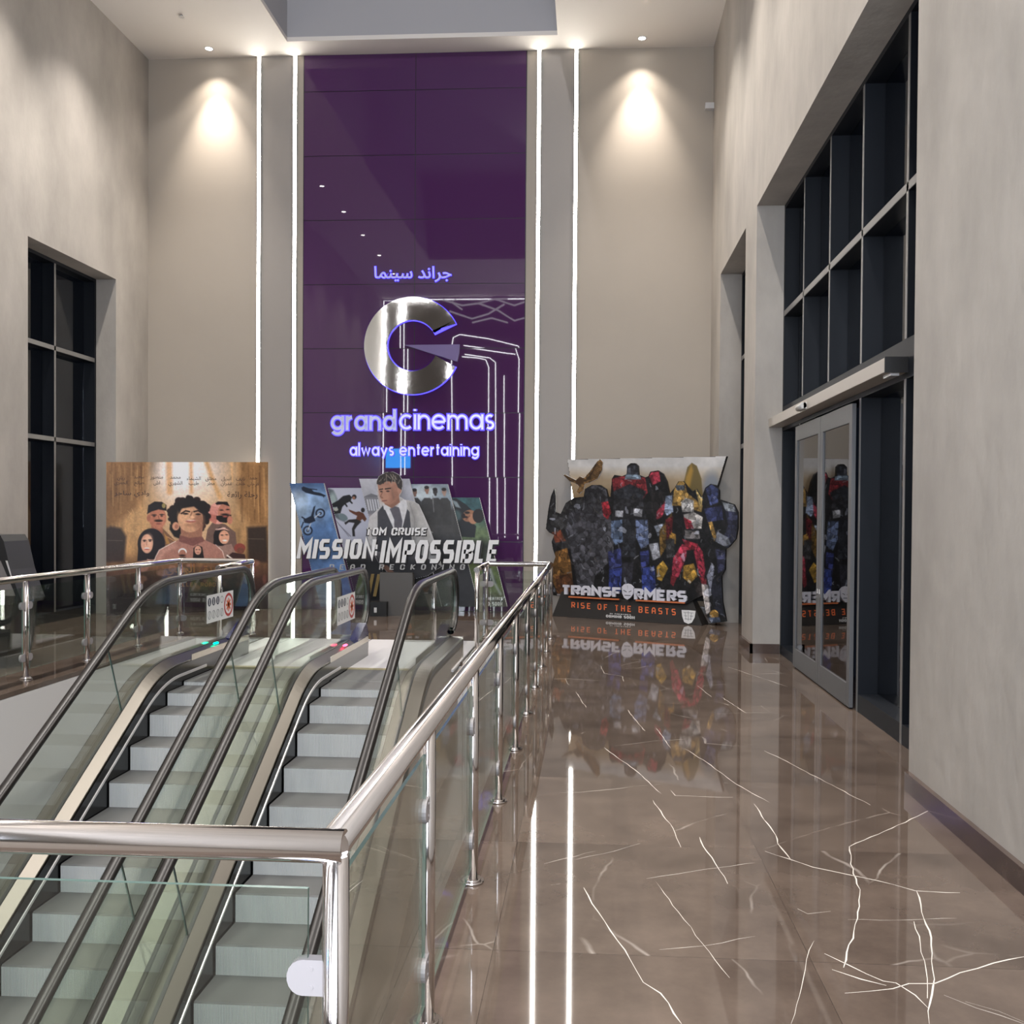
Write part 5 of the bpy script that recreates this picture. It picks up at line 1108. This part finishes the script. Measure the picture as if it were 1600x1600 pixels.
# plinth with sloped front
A0, A1 = PB.hit(863, 961), PB.hit(1097, 977.5); A0.z = A1.z = .002
B0, B1 = PB.off(-.16).hit(878, 920), PB.off(-.16).hit(1080, 936); zt = (B0.z+B1.z)/2; B0.z = B1.z = zt
bk_ = PB.n*-.36
A2, A3 = A1+bk_, A0+bk_; B2, B3 = B1+bk_*.55, B0+bk_*.55
m = MB(); V = [A0, A1, A2, A3, B0, B1, B2, B3]
m.add(V, [(0, 3, 2, 1), (4, 5, 6, 7), (0, 1, 5, 4), (1, 2, 6, 5), (2, 3, 7, 6), (3, 0, 4, 7)]); keep(m.build('plinth', mat('plinth_black', (.10, .09, .09), .35)), T3)
class Slope:                                        # the sloped front face
    def __init__(s): s.p = A0; s.n = (A1-A0).cross(B0-A0).normalized(); s.n = s.n if s.n.y < 0 else -s.n
    def hit(s, px, py):
        d = ray(px, py); o = Vector((0, 0, EYE)); return o + d*((s.p-o).dot(s.n)/d.dot(s.n))
SP = Slope()
orange = mat('orange_ink', (.86, .42, .22), .45, emit=None)
m = MB(); fo = SP.n*.004
flat_letters(m, upper_text('RISE OF THE BEASTS', .66, .17, .42), [SP.hit(893, 940.5), SP.hit(1056, 951.5), SP.hit(1056, 961.5), SP.hit(893, 949.5)], fo); keep(m.build('subtitle_lettering', orange, fix=False), T3)
m = MB(); flat_letters(m, upper_text('COMING SOON', .62, .22, .12), [SP.hit(947, 960), SP.hit(992, 962.5), SP.hit(992, 968), SP.hit(947, 965)], fo); flat_letters(m, upper_text('IN THEATRES', .62, .22, .12), [SP.hit(953, 957.8), SP.hit(986, 960), SP.hit(986, 961.8), SP.hit(953, 959.6)], fo)
sh = [(1065, 953), (1076, 953.5), (1087, 954.5), (1085.5, 965), (1081, 973), (1075.5, 975), (1069, 972), (1066, 963)]
m.add([SP.hit(*q)+fo for q in sh], [tuple(range(len(sh)))])
keep(m.build('release_lettering', white_card, fix=False), T3)
m = MB(); fo2 = SP.n*.008
for a, b in (((1068, 957), (1084, 958)), ((1069, 962), (1074, 962.5)), ((1078, 962.6), (1083, 963)), ((1070, 967), (1081, 968)), ((1075.5, 955), (1075.5, 970)), ((1070.5, 957), (1072, 968)), ((1080.5, 958), (1079.5, 969))):
    P_ = [SP.hit(a[0], a[1]-.35), SP.hit(b[0], b[1]-.35), SP.hit(b[0]+.01, b[1]+.35), SP.hit(a[0]+.01, a[1]+.35)] if abs(a[0]-b[0]) > 3 else [SP.hit(a[0]-.35, a[1]), SP.hit(a[0]+.35, a[1]), SP.hit(b[0]+.35, b[1]), SP.hit(b[0]-.35, b[1])]
    m.add([q+fo2 for q in P_], [(0, 1, 2, 3)])
keep(m.build('emblem_lines', mat('emblem_grey', (.45, .45, .47), .5), fix=False), T3)
# raised silver title
PTt = PB.off(-.05)
silver = mat('title_silver', (.86, .86, .90), .35, .1); und = mat('title_orange', (.80, .45, .28), .4)
m = MB()
def q4(xl, xr):
    f = lambda x: (911.5+(x-878)*.0485, 931+(x-878)*.052)
    return [PTt.hit(xl, f(xl)[0]), PTt.hit(xr, f(xr)[0]), PTt.hit(xr, f(xr)[1]), PTt.hit(xl, f(xl)[1])]
letters(m, upper_text('TRANSF', .74, .25, .05), q4(879, 969), -PTt.n*.05); letters(m, upper_text('RMERS', .74, .25, .05), q4(990.5, 1073), -PTt.n*.05)
keep(m.build('title_lettering', silver), T3)
m = MB()
for xl, xr in ((888, 967), (993, 1070)):
    c = q4(xl, xr); d = PTt.n*-.002; m.slab([c[3]+Vector((0, 0, .0)), c[2], c[2]+Vector((0, 0, -.025)), c[3]+Vector((0, 0, -.025))], PTt.n*-.04)
keep(m.build('title_underline', und), T3)
m = MB(); em = [(971.5, 917), (975, 913), (980, 912), (985, 913.5), (989.5, 918), (989, 928), (985, 934), (980, 937), (975, 934), (972, 927)]
m.slab([PTt.off(.02).hit(*q) for q in em], -PTt.n*.05); keep(m.build('title_emblem', silver), T3)
m = MB()
for a, b in (((974, 922), (979, 925)), ((987, 923), (982, 925)), ((980.5, 915), (980.5, 921)), ((976, 930), (985, 930.5))):
    P_ = [PTt.off(.022).hit(a[0], a[1]-.5), PTt.off(.022).hit(b[0]+.2, b[1]-.5), PTt.off(.022).hit(b[0]+.2, b[1]+.5), PTt.off(.022).hit(a[0]-.2, a[1]+.5)]
    m.add(P_, [(0, 1, 2, 3)])
keep(m.build('emblem_slots', black_card, fix=False), T3)

# --- tall black display at the left edge, behind the railing
TD = thing('display_stand', 'black and grey display stand cut off by the left picture edge, behind the railing', 'display stand', (-7.2, 11.0, 0))
m = MB(); yd = 10.85
pz2 = lambda x, y: at(x, y, Y=yd)
pr = [(v.x, v.z) for v in (pz2(-40, 836), pz2(0, 836), pz2(6, 846), pz2(12, 872), pz2(16, 890), pz2(28, 925), pz2(33, 938), pz2(30, 944), pz2(20, 942), pz2(16, 985), pz2(14, 1010), pz2(9, 1030), pz2(10, 1052))]
pr = pr + [(pr[-1][0], .0), (pr[0][0], .0)]
m.prism(pr, 1, yd, yd+.5); keep(m.build('body', mat('display_black', (.06, .06, .06), .45), bevel=.006), TD)
m = MB(); q = [pz2(-30, 876), pz2(1, 876), pz2(20, 920), pz2(24, 931), pz2(-30, 931)]; m.slab([v+Vector((0, -.004, 0)) for v in q], (0, .003, 0)); keep(m.build('grey_panel', mat('display_grey', (.42, .40, .39), .5)), TD)
m = MB(); q = [pz2(9, 876), pz2(12, 876), pz2(20, 905), pz2(18.5, 905)]; m.slab([v+Vector((0, -.006, 0)) for v in q], (0, .004, 0)); keep(m.build('edge_strip', alu), TD)

# ------------------------------------------------------------------ light lines on the rear wall (seen mirrored in the purple glass)
def light_line(name, label, pts, w=.03, closed=False):
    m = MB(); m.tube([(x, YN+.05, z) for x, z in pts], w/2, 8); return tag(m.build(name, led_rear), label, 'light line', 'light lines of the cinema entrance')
YV = 2*(YB-.022)-(YN+.05)
def mir(px, py):                                    # rear-wall point whose mirror image falls at this place in the glass
    v = at(px, py, Y=YV); return (max(v.x, XL+.1), min(v.z, ZC-.1))
for i, pl in enumerate([[(585, 840), (585, 462), (640, 454), (830, 450)], [(591, 840), (591, 470), (640, 461), (830, 457)], [(625, 840), (627, 475)], [(631, 840), (633, 475)],
    [(706, 840), (703, 545), (706, 527), (716, 522), (760, 529), (806, 541), (812, 560), (808, 840)], [(722, 540), (790, 550), (806, 552)], [(720, 556), (745, 558), (758, 561), (763, 575), (762, 840)], [(724, 552), (765, 558), (774, 566), (775, 840)], [(788, 590), (787, 840)]]):
    light_line('light_line', 'thin white light line framing the cinema entrance behind the viewpoint', [mir(*q) for q in pl])
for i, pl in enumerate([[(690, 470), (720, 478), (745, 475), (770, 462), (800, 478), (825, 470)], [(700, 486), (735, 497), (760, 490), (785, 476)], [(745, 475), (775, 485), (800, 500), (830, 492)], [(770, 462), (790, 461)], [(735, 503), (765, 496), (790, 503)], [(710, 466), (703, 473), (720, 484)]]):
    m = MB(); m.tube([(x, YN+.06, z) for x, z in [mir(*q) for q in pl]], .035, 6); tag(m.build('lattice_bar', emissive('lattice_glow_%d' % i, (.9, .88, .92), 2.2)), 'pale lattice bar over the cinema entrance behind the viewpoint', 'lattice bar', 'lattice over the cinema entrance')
v0, v1 = mir(603, 697), mir(640, 733)
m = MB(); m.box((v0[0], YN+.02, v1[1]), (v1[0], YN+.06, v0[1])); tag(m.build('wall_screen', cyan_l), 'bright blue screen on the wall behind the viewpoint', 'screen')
